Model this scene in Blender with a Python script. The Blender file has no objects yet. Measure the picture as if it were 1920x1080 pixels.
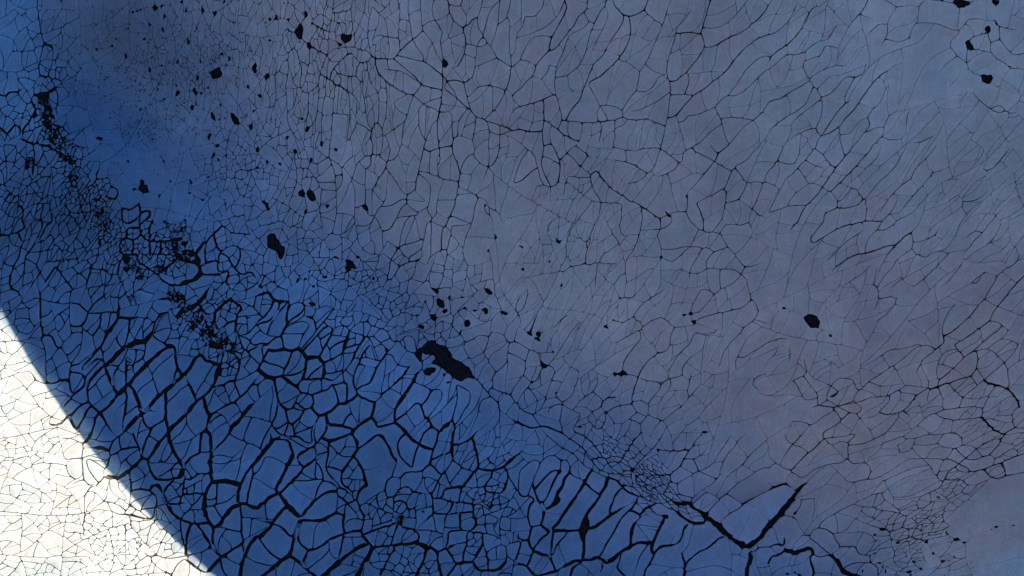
import bpy, math, random, time
T0 = time.time()
import numpy as np
from mathutils import Vector, geometry as MG

# ------------------------------------------------------------------ camera, sky, sun, exposure
SC = bpy.context.scene
COL = SC.collection
S = 0.001                                  # metres per unit; the view is 1.92 m wide
LENS = 85.0
cam_data = bpy.data.cameras.new('camera')
cam = bpy.data.objects.new('camera', cam_data)
COL.objects.link(cam)
cam_data.lens = LENS
cam_data.sensor_width = 36.0
cam_data.clip_start = 0.05
cam_data.clip_end = 2000.0
cam.location = (0.0, 0.0, 1.92 * LENS / 36.0)
SC.camera = cam

SUN_ELEV = math.radians(42.0)
SUN_DIR = (0.904, 0.427)                   # towards the sun, seen from above
world = bpy.data.worlds.new('World')
SC.world = world
world.use_nodes = True
wn = world.node_tree
sky = wn.nodes.new('ShaderNodeTexSky')
sky.sky_type = 'NISHITA'
sky.sun_disc = False
sky.sun_elevation = SUN_ELEV
sky.sun_rotation = math.atan2(SUN_DIR[0], SUN_DIR[1])
sky.air_density = 1.0
sky.dust_density = 0.0
sky.ozone_density = 6.0
wn.links.new(sky.outputs[0], wn.nodes['Background'].inputs[0])
wn.nodes['Background'].inputs[1].default_value = 0.118

sun_data = bpy.data.lights.new('sun', 'SUN')
sun_data.energy = 5.0
sun_data.angle = math.radians(0.06)
sun_data.color = (1.0, 0.955, 0.86)
sun = bpy.data.objects.new('sun', sun_data)
COL.objects.link(sun)
sun.rotation_euler = Vector((SUN_DIR[0] * math.cos(SUN_ELEV), SUN_DIR[1] * math.cos(SUN_ELEV),
                             math.sin(SUN_ELEV))).to_track_quat('Z', 'Y').to_euler()
sun.location = (4, 2, 6)
vs = SC.view_settings
vs.view_transform = 'Standard'
vs.look = 'None'
vs.exposure = 0.15
vs.gamma = 1.0
vs.use_curve_mapping = False

RNG = np.random.default_rng(7)
random.seed(7)

# ------------------------------------------------------------------ crack survey: main cracks and bare spots
# units of 2.5 mm inside sixteen survey squares (row,column), y counted downwards; the letter is the crack's width
CRACKS = """@0,0
c 28 0 28 6 29 12 31 26 33 32 32 38 30 46 30 53 31 57 35 58 38 58 40 62 42 66
e 42 66 40 68 36 70 30 71 26 72
b 42 66 46 65 48 66
d 33 32 36 34 40 35
b 28 8 34 7
b 23 4 28 6
b 9 40 12 39 17 39 22 38 26 38 28 35 32 34
b 17 39 17 48 19 53 22 54 27 52 30 51
b 26 38 28 44 30 50
b 9 40 7 44 6 47
a 0 53 6 54 14 54 18 53
b 40 35 40 42 39 50 37 56
b 40 45 42 45 44 39 46 37
b 42 45 42 58
b 44 50 48 50 50 53 50 58 46 61 42 60
d 0 71 4 72 8 69 14 69 18 66
c 14 69 17 75 21 78 24 76 26 71
b 26 71 26 64 28 60 30 57
c 21 78 18 85 16 90 15 96
d 24 76 27 82 24 88 22 92 17 98 16 104
d 0 96 5 100 11 94 15 96 16 104 20 106 22 108
c 0 82 3 86 10 90 11 94
c 5 100 3 108
b 0 82 6 79 8 76
f 36 70 35 80 34 86 36 92 40 98 44 97
c 42 66 44 74 43 82 44 88
c 27 82 31 82 34 86
c 36 92 30 100 27 108
c 40 98 38 108
a 0 14 6 11 12 4
a 2 22 8 17 14 10
a 13 8 18 15
a 10 38 12 28 20 20
a 0 26 10 30 14 38
@0,1
b 58 0 57 10 55 22 54 30 54 38 53 41
b 53 0 51 7 50 12 51 18
a 43 10 50 11
b 56 8 60 9 66 8 71 6 72 0
b 71 6 72 16 73 24 74 30 74 35
b 82 0 81 8 78 16 75 23 73 25
b 87 4 86 10 84 18 84 28 85 36 87 42
b 87 4 90 8 93 9 96 7 99 3 101 0
a 92 9 92 16 89 25 86 31
a 93 10 96 14 98 20 99 28 100 36 99 44
b 86 31 89 27 93 26 98 27 106 29
b 106 0 108 8 107 18 107 28 108 38
b 84 28 80 29 79 32 78 36
b 114 0 114 10 116 20 117 28 120 34 124 40 127 44
b 123 0 124 10 124 18 126 24 130 28 133 34 135 40 138 44 140 48
a 115 11 119 8 123 7
c 103 44 108 38 115 31 121 27 125 22
b 125 19 130 16 133 15
b 133 0 132 8 134 15 138 20 140 25 138 30 139 36 140 42 140 50 140 56 143 61
a 133 15 138 15 142 12 145 10
c 144 0 145 8 148 15 152 19 155 21 157 28 157 34 156 40 154 45 151 50 148 51
c 155 21 160 18 163 14 166 12
b 170 0 168 8 166 18 170 26 176 35 181 43 186 47 191 50
b 182 1 177 6 174 12 172 20 170 26
b 183 0 182 10 181 20 178 30 176 34
b 191 0 190 6 187 14 183 18
b 144 2 150 5 153 4 155 0
a 153 5 157 10 158 16 157 19
b 191 14 190 24 190 34 191 44 192 52
b 169 28 166 34 165 42 164 50 163 56 160 60
b 157 33 163 34 168 35 173 34
a 156 40 160 42 164 43
b 164 50 172 47 180 44
c 143 61 147 60 151 60 156 62 160 60
b 156 62 157 68 159 76 161 82 166 88 171 90
c 191 52 190 60 187 68 184 75 180 81 175 86 171 90
c 171 90 177 92 183 94 188 96 192 98
b 160 73 165 67 172 64 180 65 186 67
a 159 78 165 75 169 71 171 69
b 143 61 141 66 142 67
c 142 67 146 70 150 73 155 78 160 82
b 143 61 146 65 149 69 151 75
b 151 75 149 80 146 83 142 84 137 84
a 140 78 146 79 153 80 159 81
c 140 56 140 66 139 76 137 84 136 92 136 100 137 108
b 137 84 146 84 147 87 147 94 148 108
b 122 81 126 78 132 75 139 73
b 122 81 122 90 123 98 126 104 128 108
b 128 105 130 98 133 92 136 90
b 159 82 155 86 152 92 151 100 149 105
b 165 88 164 96 163 102 162 108
b 173 91 175 97 175 104 174 108
b 183 94 183 102 183 108
b 175 98 182 101 188 99 192 98
c 87 42 91 44 97 44 103 44
c 103 44 108 48 114 53 120 58 124 63 130 65 138 67
c 105 41 112 43 120 45 127 47 133 51 139 56
c 89 44 90 50 92 55 97 60 103 65 110 69 118 71
b 118 71 123 76 128 79 133 81 136 83
b 118 71 121 68 124 63
b 118 71 115 80 113 88 111 92 110 98 109 108
b 95 102 102 98 108 93 112 91
b 98 45 99 50 102 55
b 97 61 98 68 98 78 97 88 95 95 95 102 95 108
b 97 67 93 66 92 72 92 84 92 91
c 95 96 90 92 88 95 86 102 87 108
b 75 92 80 94 86 98
b 83 46 84 54 86 62 89 67 92 69
b 87 42 83 46 79 46 76 50 75 56
b 79 53 80 62 80 70 82 80 83 90 86 97
b 74 35 78 37 83 38 87 42
c 42 35 47 38 53 41
b 53 41 60 36 68 35 72 35
c 72 38 67 42 63 46 58 51 56 56 55 62
b 53 41 56 46 63 46
a 72 40 76 45 78 47
b 62 55 68 57 75 57
b 58 51 62 56 64 60 63 63
b 75 50 75 58 78 60 79 62
c 48 55 53 58 60 63 66 66 69 69
b 53 41 51 47 48 54 47 62 47 70 46 80 45 88 42 94 40 95
b 52 60 52 70 50 80 49 92 49 108
b 59 64 58 76 57 90 56 108
b 69 68 70 78 70 88 69 98 68 108
b 69 68 74 72 76 74
b 76 74 75 82 75 92 72 100 69 105
b 25 38 24 46 26 54 28 62 31 65 34 66 36 62 38 54 40 46 40 38
b 30 37 32 44 34 52 33 60 33 65
b 25 38 30 35
b 31 65 30 72 28 80 27 84
b 33 66 38 70 43 66 44 64
b 39 70 39 80 38 90 38 95
b 24 46 24 56 22 64 23 72 23 82 24 92 28 100 33 107
b 14 40 15 50 14 60 15 70 14 78 12 80 8 81
b 17 55 19 48 22 44
b 46 45 46 50 48 54
c 36 13 34 16 33 19
c 28 24 24 22 21 22
b 35 29 38 32
b 42 17 46 20 54 24
b 46 20 44 25 41 28 40 33
a 21 22 20 28 21 36 22 40
a 103 76 109 73 113 72
a 103 76 106 82 112 86
a 79 53 84 52
b 95 52 102 52 108 53 114 56 120 61
@0,2
c 0 70 6 67 11 61 16 56 18 50 21 45 28 38
c 28 38 28 34 30 28 33 22 37 15 41 6 42 2
c 28 38 32 37 37 31 42 25 47 18 50 12 54 9 56 6 57 0
b 54 9 56 13 58 16 62 18
b 58 16 55 20 50 23 45 25 42 28
b 42 27 40 34 38 40 35 46 33 52 32 58 32 64 33 71
b 4 28 12 26 20 23 28 18 34 12 38 4 39 0
b 7 0 7 8
b 24 0 23 5 19 10 15 13 10 12 8 20 4 25 3 30 3 36 1 42
b 0 50 5 46 8 40 11 34 15 29 20 27 29 27
a 8 45 13 46 17 49
a 16 57 22 60 26 65 30 70
b 22 59 26 55 28 50 27 46
a 28 49 33 50
b 33 58 40 57 46 53 51 48 54 42 56 36 58 28 60 22 62 18
c 71 0 69 5 66 9 64 13 62 16
a 71 5 72 12 69 20 66 26 62 34 59 41
c 84 11 83 17 78 25 74 31 71 36 67 43 62 47 59 53 56 61 53 68 51 75 47 79 43 85 41 90
c 88 12 89 22 88 30 84 38 79 45 72 52 65 58 59 61 57 63
c 76 0 77 4 80 8 84 11 89 12 95 10 99 7 101 3 102 0
b 57 63 61 70 66 79 70 86 72 90
b 100 8 106 14 113 18
b 118 3 115 12 113 19 110 26 106 35 103 42 99 49 96 54 95 60 93 68
b 93 68 88 74 85 79 83 83 83 88
b 93 68 99 69 105 66 108 61 111 57 116 56
c 149 0 146 10 143 20 142 25
b 135 6 130 14 125 19 123 23 122 30 119 38 117 46 116 52 117 58 119 66 118 76 117 84 116 90 115 96 113 104 113 108
c 123 25 132 24 142 25
c 142 25 144 30 144 36 140 43 135 49 131 54 126 58 122 61 118 61
b 131 54 133 58 132 64 130 70
b 144 21 151 21 158 19 165 14 170 9 175 2 177 0
c 144 35 150 35 156 32 163 28 172 24 180 18 187 12 192 5
c 117 89 122 87 127 82 131 77 138 70 145 66 152 60 160 54 166 46 171 40 177 34 184 29 192 26
b 130 87 138 86 146 83 152 80 158 74 164 69 170 61 175 53 181 47 186 43 192 41
b 163 73 173 69 181 62 187 56 192 52
b 152 80 156 88 158 94 160 102 162 108
b 119 71 126 71 133 71 136 72
b 118 69 112 74 105 78 99 81 94 83 88 83
c 83 88 76 90 68 91 58 92 46 91 37 90
c 83 88 92 90 100 89 106 91 115 95
b 33 71 35 78 37 85 37 90 36 94 34 97
c 0 86 2 82 6 80 13 78 20 76 26 73 33 71
c 24 75 24 82 24 90 23 98 23 108
c 24 90 29 93 34 97 39 101 44 103 50 107
c 0 98 8 97 14 99 23 98
b 66 79 72 79 78 80 83 83
b 66 80 64 84 64 91
b 77 90 77 98 77 104 75 108
b 67 92 67 98 65 108
b 76 97 83 94 87 90
a 57 108 60 102 67 98
b 42 91 42 100 44 106
a 53 93 51 106
a 30 94 28 100 30 108
b 192 77 187 85 181 90 174 95 168 102 163 108
b 157 89 165 88 174 89 181 90
b 158 93 150 98 144 104 140 108
a 123 87 125 93 128 102 129 108
b 124 92 129 91 131 88
a 99 47 104 52 110 55 116 56
a 80 44 88 48 96 53
a 120 40 128 36 133 32
a 0 73 3 77 6 80
@0,3
b 0 5 3 0
b 22 2 20 8 15 16 10 21 4 25 0 26
c 34 5 30 12 27 18 22 26 17 31 12 35 6 39 3 43 0 47
b 34 5 40 4 44 0
b 0 52 6 48 10 44 15 41 25 40 31 36 36 32 43 30 47 27 50 21 53 17
c 75 0 73 5 68 11 63 17
b 90 1 95 4 99 5 104 4 109 4
b 118 0 114 4 113 10 112 16 109 20 107 26 105 29 98 31 89 29
b 94 9 91 14 90 18 90 24 88 29 85 34
b 90 18 84 18 79 22 74 27
b 71 12 76 13 80 14
b 112 17 120 17 128 18 135 21 142 23 147 19 150 15 156 14 163 15
a 142 23 143 14 144 6
b 143 22 143 26 139 28 137 34 141 40 145 44 149 47 153 44 155 42
b 149 47 151 52 154 55 158 56
a 141 43 135 47 131 51 129 55
b 150 36 149 42 149 47
b 155 37 162 38 168 40
b 152 29 156 27 161 26
b 165 26 167 32 167 38 171 43 177 47 182 51 192 52
b 173 21 174 28 177 34 181 39 184 41 192 40
a 167 32 172 30
b 171 17 175 20 181 22 187 22
b 154 70 160 76 167 82 176 86
b 167 82 173 79 179 82
b 187 84 182 85 178 83
a 150 68 142 79
a 143 57 135 67
b 27 46 27 51 30 58 33 62 37 67 40 73 41 79 40 86 38 92 36 96 40 102
c 32 60 24 65 15 70 9 74 4 75 0 77
b 32 58 38 54 45 51 52 49 60 50
b 27 46 34 43 40 41 42 36 44 34 50 35 54 37
b 37 66 43 61 47 57 51 57
b 40 73 47 70 52 65 57 59 63 56
b 38 75 33 80 27 84 22 88 18 92
b 32 67 31 72 28 78 22 83 15 87 8 92 3 96 0 101
c 40 102 44 96 48 90 52 84 57 79 63 74
b 57 77 59 70 62 64 66 58 72 55 73 50 75 47
c 36 108 40 102 46 100 53 95 58 89 64 83 68 77 73 70 79 62 85 56 91 52
b 36 96 28 98 22 101 18 104
b 66 108 71 101 75 96 78 93
b 76 90 76 86 80 81 85 76 88 68 92 62
b 74 100 80 96 87 95 89 91 91 87 97 83
b 88 95 86 101 80 108
b 86 103 92 105 100 104
b 104 97 104 90 106 82
b 108 107 116 106 122 103 126 101
a 98 78 101 74 103 69
a 111 33 117 28 120 24
b 54 96 54 108
a 54 101 62 100 66 94 72 88
b 132 1 139 2
@1,0
c 12 0 12 8 10 16 6 22
d 24 0 26 6 25 14 24 24
c 30 0 34 6 38 4
e 34 0 40 4 44 6 50 10 54 16
c 75 15 74 22 72 28 74 34 76 40 80 44 80 50
c 74 27 82 26 83 34 80 38
d 83 32 88 34 88 40 84 41 80 39
d 69 41 74 42 77 38
c 64 24 68 26 64 33 62 33
c 12 55 6 54 4 50 9 42 13 38 13 46 12 54
d 16 46 17 52 16 58 19 62
c 22 48 24 55 30 57 31 60
c 30 57 24 58 21 63 18 70 16 75
d 39 58 38 52 37 46 39 40
d 39 58 34 61 31 68 27 74
d 31 57 31 63 28 70 26 74 22 80 19 84
d 27 74 34 71 38 67
d 0 69 6 68 13 66 18 63
d 13 66 15 70 16 73
c 6 69 9 76 14 77 20 80
d 15 77 14 84 11 90 8 98 7 108
c 20 81 28 81 37 79
c 38 67 40 72 40 76 44 76 44 80
c 40 76 38 84 34 90 30 96
c 18 84 18 92 17 100 17 108
c 19 86 26 90 32 100 35 105
c 7 96 14 91 19 88
d 30 96 26 101 23 108
d 41 92 46 98 51 105 54 108
d 41 92 37 98 33 104
b 0 82 2 82 1 98
c 46 79 46 86 42 92
b 0 101 6 99
b 0 106 7 104
d 92 50 92 56 96 60 105 54 105 46
d 92 48 99 49 104 45
d 96 63 105 63 106 68 112 72 113 62 116 56
d 105 54 105 63
c 105 60 112 58 118 62
d 106 52 112 50 113 54 106 60
d 96 63 95 70 100 72 106 68
d 90 73 95 70
d 100 72 100 78 99 83
d 112 72 113 80 112 86
d 90 73 90 80 93 83 103 83
d 103 83 103 90
d 112 73 122 73 130 72
d 121 73 121 80
c 112 82 120 83 128 83
f 129 72 132 80 134 84 140 82 147 84 150 90
f 132 84 140 88 148 90 150 96 146 102 136 104
e 148 80 152 76 153 72
e 118 98 126 92 132 88
d 106 90 112 94 118 98 124 104 134 106 148 102
d 150 92 156 89 163 88 164 96 172 95
d 154 88 154 78 156 72 160 68 162 76 165 80
d 164 88 165 82 170 84 175 92
c 165 82 172 77 178 77 184 81 188 84
d 160 68 166 62
d 176 94 180 86 180 78
d 176 94 182 98 188 96 192 100
d 172 95 170 104 173 108
d 152 98 160 98 168 97
c 78 82 80 90 86 90 92 86
c 80 98 80 90 84 84
c 80 98 88 98 90 104
c 86 108 90 104 96 100
d 91 86 88 94 88 98
c 70 94 78 94
d 72 88 68 92 66 100 64 108
b 68 64 60 62 58 56 60 52 63 50
b 176 22 178 20 183 19 186 22 184 26 178 26 176 22
b 186 20 192 18
b 165 40 168 42 170 52
b 150 35 158 40
a 158 12 161 24
b 176 26 178 34 184 40 192 38
b 184 58 186 66 189 68
c 168 62 175 67 182 67 189 68
b 155 52 162 56 168 62
@1,1
b 39 18 40 14 38 8 36 2
b 39 18 43 24 47 30 49 34
b 49 34 60 35
b 49 34 48 44 48 54 50 62
b 55 0 55 10 58 18 59 24 60 36 60 50 59 60 57 64
b 40 14 46 15 50 12 55 10
b 55 11 60 14 64 18 65 26 63 32 60 35
b 64 18 68 13 72 10 76 7
b 59 23 64 23
b 80 10 76 14 74 20 72 26 69 32 67 38 65 42
b 80 10 86 9
b 80 0 80 6 82 9
c 88 0 87 6 86 12 87 18
b 87 7 92 8 95 2 95 0
b 92 8 96 12 99 14
c 101 2 100 8 98 14 96 20 92 26 88 32 87 36 87 42
b 99 12 103 12 107 6 109 0
b 83 16 82 24 82 34 82 44
b 72 28 74 36 74 46 74 56 75 66
b 72 26 78 30 81 31
b 98 32 97 42 93 48
c 94 47 102 46 108 42 113 41
b 98 18 104 27 109 35 113 39
c 126 0 124 10 123 16 121 22 120 30 119 34 115 37 113 40 113 44
c 113 44 109 48 106 54 104 58 100 64 95 65
b 113 45 118 49 123 53
b 106 55 114 54 122 53
a 119 35 124 40 127 43 123 43 117 42
b 83 50 84 53 89 54 91 48 90 46
b 89 54 87 58 85 64 86 70 89 76 89 81
b 89 54 92 59 94 64 95 72 94 77
b 74 48 79 46
b 76 68 82 65 85 63
b 50 67 57 68 66 67 71 62 74 60
b 75 66 76 70 78 76
c 126 4 131 5 137 3 147 1
c 137 0 138 8 138 16
b 135 8 136 16 137 24 144 27 151 28
c 147 0 148 8 151 14 153 22 152 30 150 40 149 46 146 52 143 60 140 64 139 72 139 78
b 153 22 155 15 159 9 163 7
b 163 0 164 6 163 9 167 13 171 16 174 17
b 174 17 175 10 174 2
c 174 17 177 16 180 12 182 6 183 0
b 174 17 178 22 178 28
b 174 18 170 28
b 122 20 130 22 136 25
b 123 23 128 27 131 30
b 131 32 130 42 128 50
b 138 34 136 42 135 52 132 56 128 60 127 66 126 72 124 78
b 128 50 133 56
c 125 71 118 74 110 76 107 78 103 84 101 88 100 94 98 102 96 107
c 124 78 120 82 116 84 114 88
b 113 89 120 87 124 85 125 80
c 123 87 114 89 109 91 105 96 102 101 99 102
b 98 72 96 78 92 83 92 88 88 94
b 98 72 103 76 107 77
b 92 84 96 82 100 86 108 92
b 78 77 83 81 87 83 92 83
b 132 60 131 70 131 82 129 88 127 91
b 147 60 146 68 144 76 143 84 142 90
b 130 86 134 82 138 80 143 79
b 162 58 160 64 157 70 156 76 155 80 156 86 153 88
b 167 40 164 48 163 56 161 60
b 152 32 158 35 163 37 166 39
b 152 38 158 37 163 36
b 147 54 154 57 161 60
b 148 61 155 61 161 60
b 137 42 143 42 150 42
b 141 92 140 100 138 106
b 148 92 147 108
b 159 88 158 98 156 108
b 120 87 119 96 115 102 113 108
b 104 98 108 104 114 102
b 132 92 129 98 126 104 122 108
b 90 94 95 96 98 99
b 171 44 172 54
b 175 46 175 52 178 58
b 175 48 182 52 185 60
a 165 41 170 40 174 46
b 0 62 10 60 20 58 23 62 31 62 40 66
b 24 45 30 30 30 18 28 10
b 30 18 39 18
b 36 20 34 28 36 38 38 48 36 55 34 62
b 24 45 28 50 34 54 36 55
b 38 52 44 50 48 48
@1,2
c 0 30 6 28 12 23 17 19 20 18
b 7 0 12 4 17 9 18 14 20 19 21 26 24 30
b 12 5 7 12 4 20 1 28
c 24 2 23 8 22 14 24 22 27 28 29 32
c 24 2 27 0 31 1 33 7 36 13 36 20 35 26 33 31 29 32
b 23 9 29 11 35 15
b 36 12 41 7 46 1
b 42 7 48 13 55 20 59 23
b 48 1 54 6 61 12
b 52 16 57 9
c 59 23 62 21 64 18
c 63 20 69 27 74 33 80 37 84 39 88 43 93 44 99 48 105 52 112 57
b 59 23 60 30 62 36 65 40 67 44
b 42 24 50 25 59 25
b 42 24 40 30 39 38 36 40
b 17 37 19 31 24 31 29 32
b 29 33 28 44
b 67 44 74 44 83 45
b 67 44 65 54 61 63 58 70 54 78
b 83 45 82 54 81 62 83 69 90 68
b 72 60 75 66 80 74 83 82
b 60 70 57 78 55 85 56 91
b 81 74 73 80 67 84 66 89
b 56 91 64 89 72 90 80 89
b 64 90 63 100 62 108
b 85 108 86 100 85 94 86 86 91 80 95 70 97 60 98 55 97 48
b 75 2 82 4 88 5 95 5 101 3 111 3
b 85 4 86 13
c 75 11 82 13 90 15 96 18 99 20
b 112 2 109 10 107 17 103 21 98 26 94 28 86 30
b 112 4 120 10 125 13
b 140 0 132 4 128 8 128 13 125 14 122 19 116 22 108 25
b 117 22 119 30
c 164 0 156 6 152 13 147 19 142 25 137 31
b 188 0 181 6 175 13 168 16 165 21 162 27 160 32 154 36 147 40 138 44
b 148 0 153 7
b 135 4 142 8 150 12 158 17 164 20
b 168 19 173 25 176 29 183 28 188 29
b 176 29 174 35 170 41 166 43 160 44
b 192 20 189 28 186 36 183 43 181 48
b 161 35 160 44 158 54 155 60 150 66
c 137 43 141 50 143 57 144 64
b 132 44 131 52 134 58 139 63 145 66 150 66 156 67
b 156 67 160 74 162 77
b 156 67 159 62 163 60 170 61 178 59
b 177 47 184 52 190 56
b 178 54 178 60 181 65
b 140 64 136 72 132 80
b 162 77 152 81 147 86 145 92
b 112 58 111 65 109 68 111 75 112 80 112 85
b 112 79 120 79 130 77 138 77 146 78 152 81
b 104 85 112 85 117 88 121 88 126 84 129 80
b 111 56 117 53 123 51 130 51
b 119 54 120 58 116 62 110 64 103 64
b 142 81 137 88 134 94 133 100 131 108
b 122 95 127 94 134 97 142 96 148 93 158 94 166 94 172 98 178 104
b 156 95 156 108
b 175 92 170 100 165 105 158 108
b 162 77 168 84 175 92 182 91 187 89
b 73 104 77 105 80 100 84 97
b 38 97 44 92 50 91 55 90
b 42 84 38 90 34 96 28 97
b 49 52 47 58 43 64 41 69
b 33 56 28 60 26 68
a 60 32 54 38 48 45
a 43 29 52 37 60 42 67 44
@1,3
b 13 0 10 6 7 12 4 17 0 20
b 24 0 23 8 20 15
b 7 13 14 15 20 15
b 37 0 34 5 28 12 22 18 18 23 14 25 11 31 8 36 4 44 0 52
b 0 29 8 33
c 65 0 60 7 55 13 50 19 46 25 41 32 37 38 31 44 26 50 23 57 19 62 16 65
c 79 0 76 6 70 12 64 19 58 25 52 31 47 36
b 35 3 41 8 46 14 50 18
b 55 0 57 8
b 28 12 35 16 43 18
b 15 44 20 38 26 33 31 30 37 30 42 33 47 36 51 40 52 47
b 0 52 8 49 15 47 22 46 29 46
b 23 18 27 24 30 30
b 104 1 100 9 97 15 91 22 85 27 79 34 73 41
c 73 41 68 45 60 48 52 48 45 51 42 53 42 58 37 64 30 73
b 73 41 74 48 73 58
c 33 75 40 71 48 66 56 62 64 60 73 58 86 58
b 64 32 68 36 71 41
b 64 32 59 38 54 44
b 85 2 82 10 77 15 71 21
b 127 0 121 8 115 14 110 20 107 26 99 32 93 38 88 45 84 52
b 122 24 116 31 109 39 103 46 98 52
b 128 30 122 36 115 44 110 50 104 54 98 57 92 62 86 65 82 64
b 98 40 93 50 86 58 82 64 76 70 73 78 73 82
c 47 96 54 90 62 85 67 83 73 82 80 80 88 77 95 75
c 87 87 93 79 98 74 105 67
b 73 64 65 69 58 74 53 79 49 84
b 43 87 46 87 48 84
b 77 90 72 96 65 101 56 106
b 82 93 80 100 79 107
b 98 85 93 93 88 98 84 104 82 108
b 92 108 98 103 105 99
b 108 66 108 78 100 84
b 108 79 114 85
b 109 74 118 72 125 68 129 62
b 118 86 123 82 129 80 135 82
b 138 80 132 86 126 92 118 100 108 108
b 134 27 140 26 144 26
b 120 18 126 21 132 18
b 175 49 170 55 165 61 161 67 155 72 151 78 147 82
b 146 43 146 48 149 53 154 48
b 149 53 144 60 140 70
b 160 65 154 66 148 71
b 190 82 185 90 178 94 173 98 170 104 167 108
c 192 99 188 103 184 108
b 182 78 176 88
b 163 94 158 102 155 107
b 147 88 141 96 134 104 128 108
b 166 96 160 98 150 106
b 165 35 158 41 152 43 146 43
b 170 18 163 20 161 18
b 182 3 176 10 170 17
a 145 36 138 41 134 45
a 176 58 170 70 162 78
@2,0
c 0 4 8 1
c 12 2 16 6 17 12 21 14
c 24 7 30 8 36 10 46 12 52 11
d 29 2 30 10 30 20 31 30 32 35
c 21 14 22 22 24 28
c 12 15 11 24 12 30 17 34 22 34 30 24 30 20
c 12 16 17 15 21 14
c 43 10 48 4 52 2
c 54 0 52 8 52 16 52 26 53 33
d 52 11 58 12 62 15 65 18
d 80 3 76 7 70 12 66 18 64 24 61 28 56 29 53 28
d 65 19 73 19 80 18 88 18 88 9
d 75 20 75 26 72 32 69 36
e 88 18 88 22 84 29 79 36 75 44 71 48 65 56 61 61
e 88 22 98 23 104 21
c 61 28 62 31 66 34 69 36 70 42 72 47
c 62 30 61 40 59 48 55 54 52 60 51 66
c 61 34 56 33 50 38 44 45 38 52 34 56
c 42 30 44 36 48 40
c 46 45 50 52 53 57
d 30 36 38 36 41 42 44 46
c 31 38 34 48 34 56 34 64 35 70
c 40 54 42 62 44 68
d 97 24 96 32 94 40 93 44
c 97 32 101 40
b 75 30 80 36
c 92 30 86 38 80 48
g 110 36 108 40 102 41 95 44 89 48 84 54 78 58
e 78 58 72 64 67 70 65 74
d 61 62 66 58 73 53 77 54
d 75 45 77 52 78 58
d 52 63 58 64 62 65 64 70
d 52 62 52 72 53 78 56 80
c 62 66 58 74 54 79
d 64 72 60 76 55 80 51 85 47 90
e 79 60 82 68 85 75 88 80
d 65 76 66 84 70 90 74 93
d 64 86 58 90 52 97
e 74 94 80 90 85 84 88 81
f 88 81 94 74 99 69 105 62 112 55 120 48 128 43
d 113 35 118 39 124 42
e 128 43 131 46 131 52 132 58 135 64
d 94 50 94 58 94 66 94 73
d 109 42 108 50 105 54 100 57 99 64
c 106 52 108 56
d 95 78 94 90 92 100 92 108
f 99 74 102 82 105 90 106 94
f 92 108 98 102 104 96 110 91 116 84 120 80 126 75 132 70 138 64
c 112 60 115 70 118 80
d 131 62 130 70 128 76
f 138 64 142 60 146 53 150 50
e 140 70 144 78 147 85
f 150 50 154 54 162 57
e 147 85 155 79 160 72 162 64 164 57
f 147 85 142 92 136 98 130 104 126 108
e 124 80 124 90 124 98 126 106
d 106 94 108 102 112 105 118 102 123 99
e 76 95 80 102 84 108
d 66 90 62 98 58 105
e 52 97 55 104 58 108
e 36 102 40 103 45 102 49 98 53 95
d 72 95 70 104 68 108
c 20 40 28 30 31 28
d 34 72 42 71 46 69 50 68
d 114 34 116 26 120 20 125 18
d 117 9 124 8 128 10
c 126 18 127 26 130 33
c 130 33 135 28 138 26
d 148 10 152 16 156 20 162 18
e 172 8 166 14 162 18 161 26 164 32
e 173 8 178 12 182 14
f 157 0 152 8 146 14 140 18
e 182 14 178 22 177 32 179 36
d 164 32 170 27 177 24
d 180 36 186 38 190 44
d 179 36 186 34 192 28
d 168 47 166 54 164 62 161 72
d 168 47 172 48 178 52 179 60 176 68 175 70
d 175 70 178 78 180 82
d 160 75 168 72 174 69
c 169 75 171 82 173 86
d 158 95 166 90 174 86 180 82
f 152 82 155 92 157 97
e 157 97 155 104 154 108
c 177 87 181 94
c 192 62 186 66 178 70
d 180 82 186 76 192 68
f 172 106 180 98 186 90 190 87
c 33 72 28 70 24 66
b 23 62 16 63
c 0 48 5 50
@2,1
e 0 6 6 4 9 3 11 6 14 9 19 10 23 11
e 25 12 23 20 23 28 19 35
d 14 10 10 17 6 22 0 26
d 18 12 15 20 9 25 1 27
c 2 28 5 33 10 36 16 36
c 25 12 24 4 23 0
c 26 13 30 11 36 13 36 20 30 25 24 27
c 23 29 30 26 36 25 39 26
e 19 35 20 40 21 45
e 0 43 6 42 9 44
d 9 42 14 38 19 36
f 9 46 14 47 20 46 27 47 32 46 36 50 38 53
e 9 46 6 52 3 58 1 61
d 27 48 24 56 21 62 20 66
e 38 53 37 60 35 68
f 38 53 42 52 47 52 49 55 51 56
e 51 56 51 62 50 69
f 0 60 5 64 12 68 18 66 22 68 27 72 31 74
d 31 73 34 69 40 69 46 68 52 68 57 70
d 31 76 36 79 42 80
d 42 80 48 78 54 76 57 72
c 39 78 40 72 46 69
c 49 70 49 77
e 14 69 15 78 17 86 22 91
c 0 74 4 70 7 68
d 22 91 26 91 29 86 32 80
d 22 91 23 98 26 103
d 30 86 34 90 37 92
d 26 103 32 98 36 92
d 37 91 41 90 43 86 42 81
e 41 89 44 93 47 96
e 47 96 53 94 58 91 61 87
d 57 72 60 78 62 86
e 62 87 68 86 73 83 76 80
d 57 73 62 72 68 72 68 85
d 73 70 74 75 76 79
c 57 70 62 66 67 61 71 57
d 51 56 56 54 61 51 65 49
d 48 51 51 45 55 38 58 31
c 65 49 66 56 65 63 66 70
d 65 47 66 42 68 38 70 33
c 32 44 35 36 39 30 42 26
d 36 46 42 40 47 34 52 29
c 52 29 60 29
c 62 26 66 28 70 32
d 71 57 75 48 78 42 82 38
d 77 57 80 50 84 44 86 42
e 76 80 82 83 89 86
d 76 76 80 73 85 72
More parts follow.
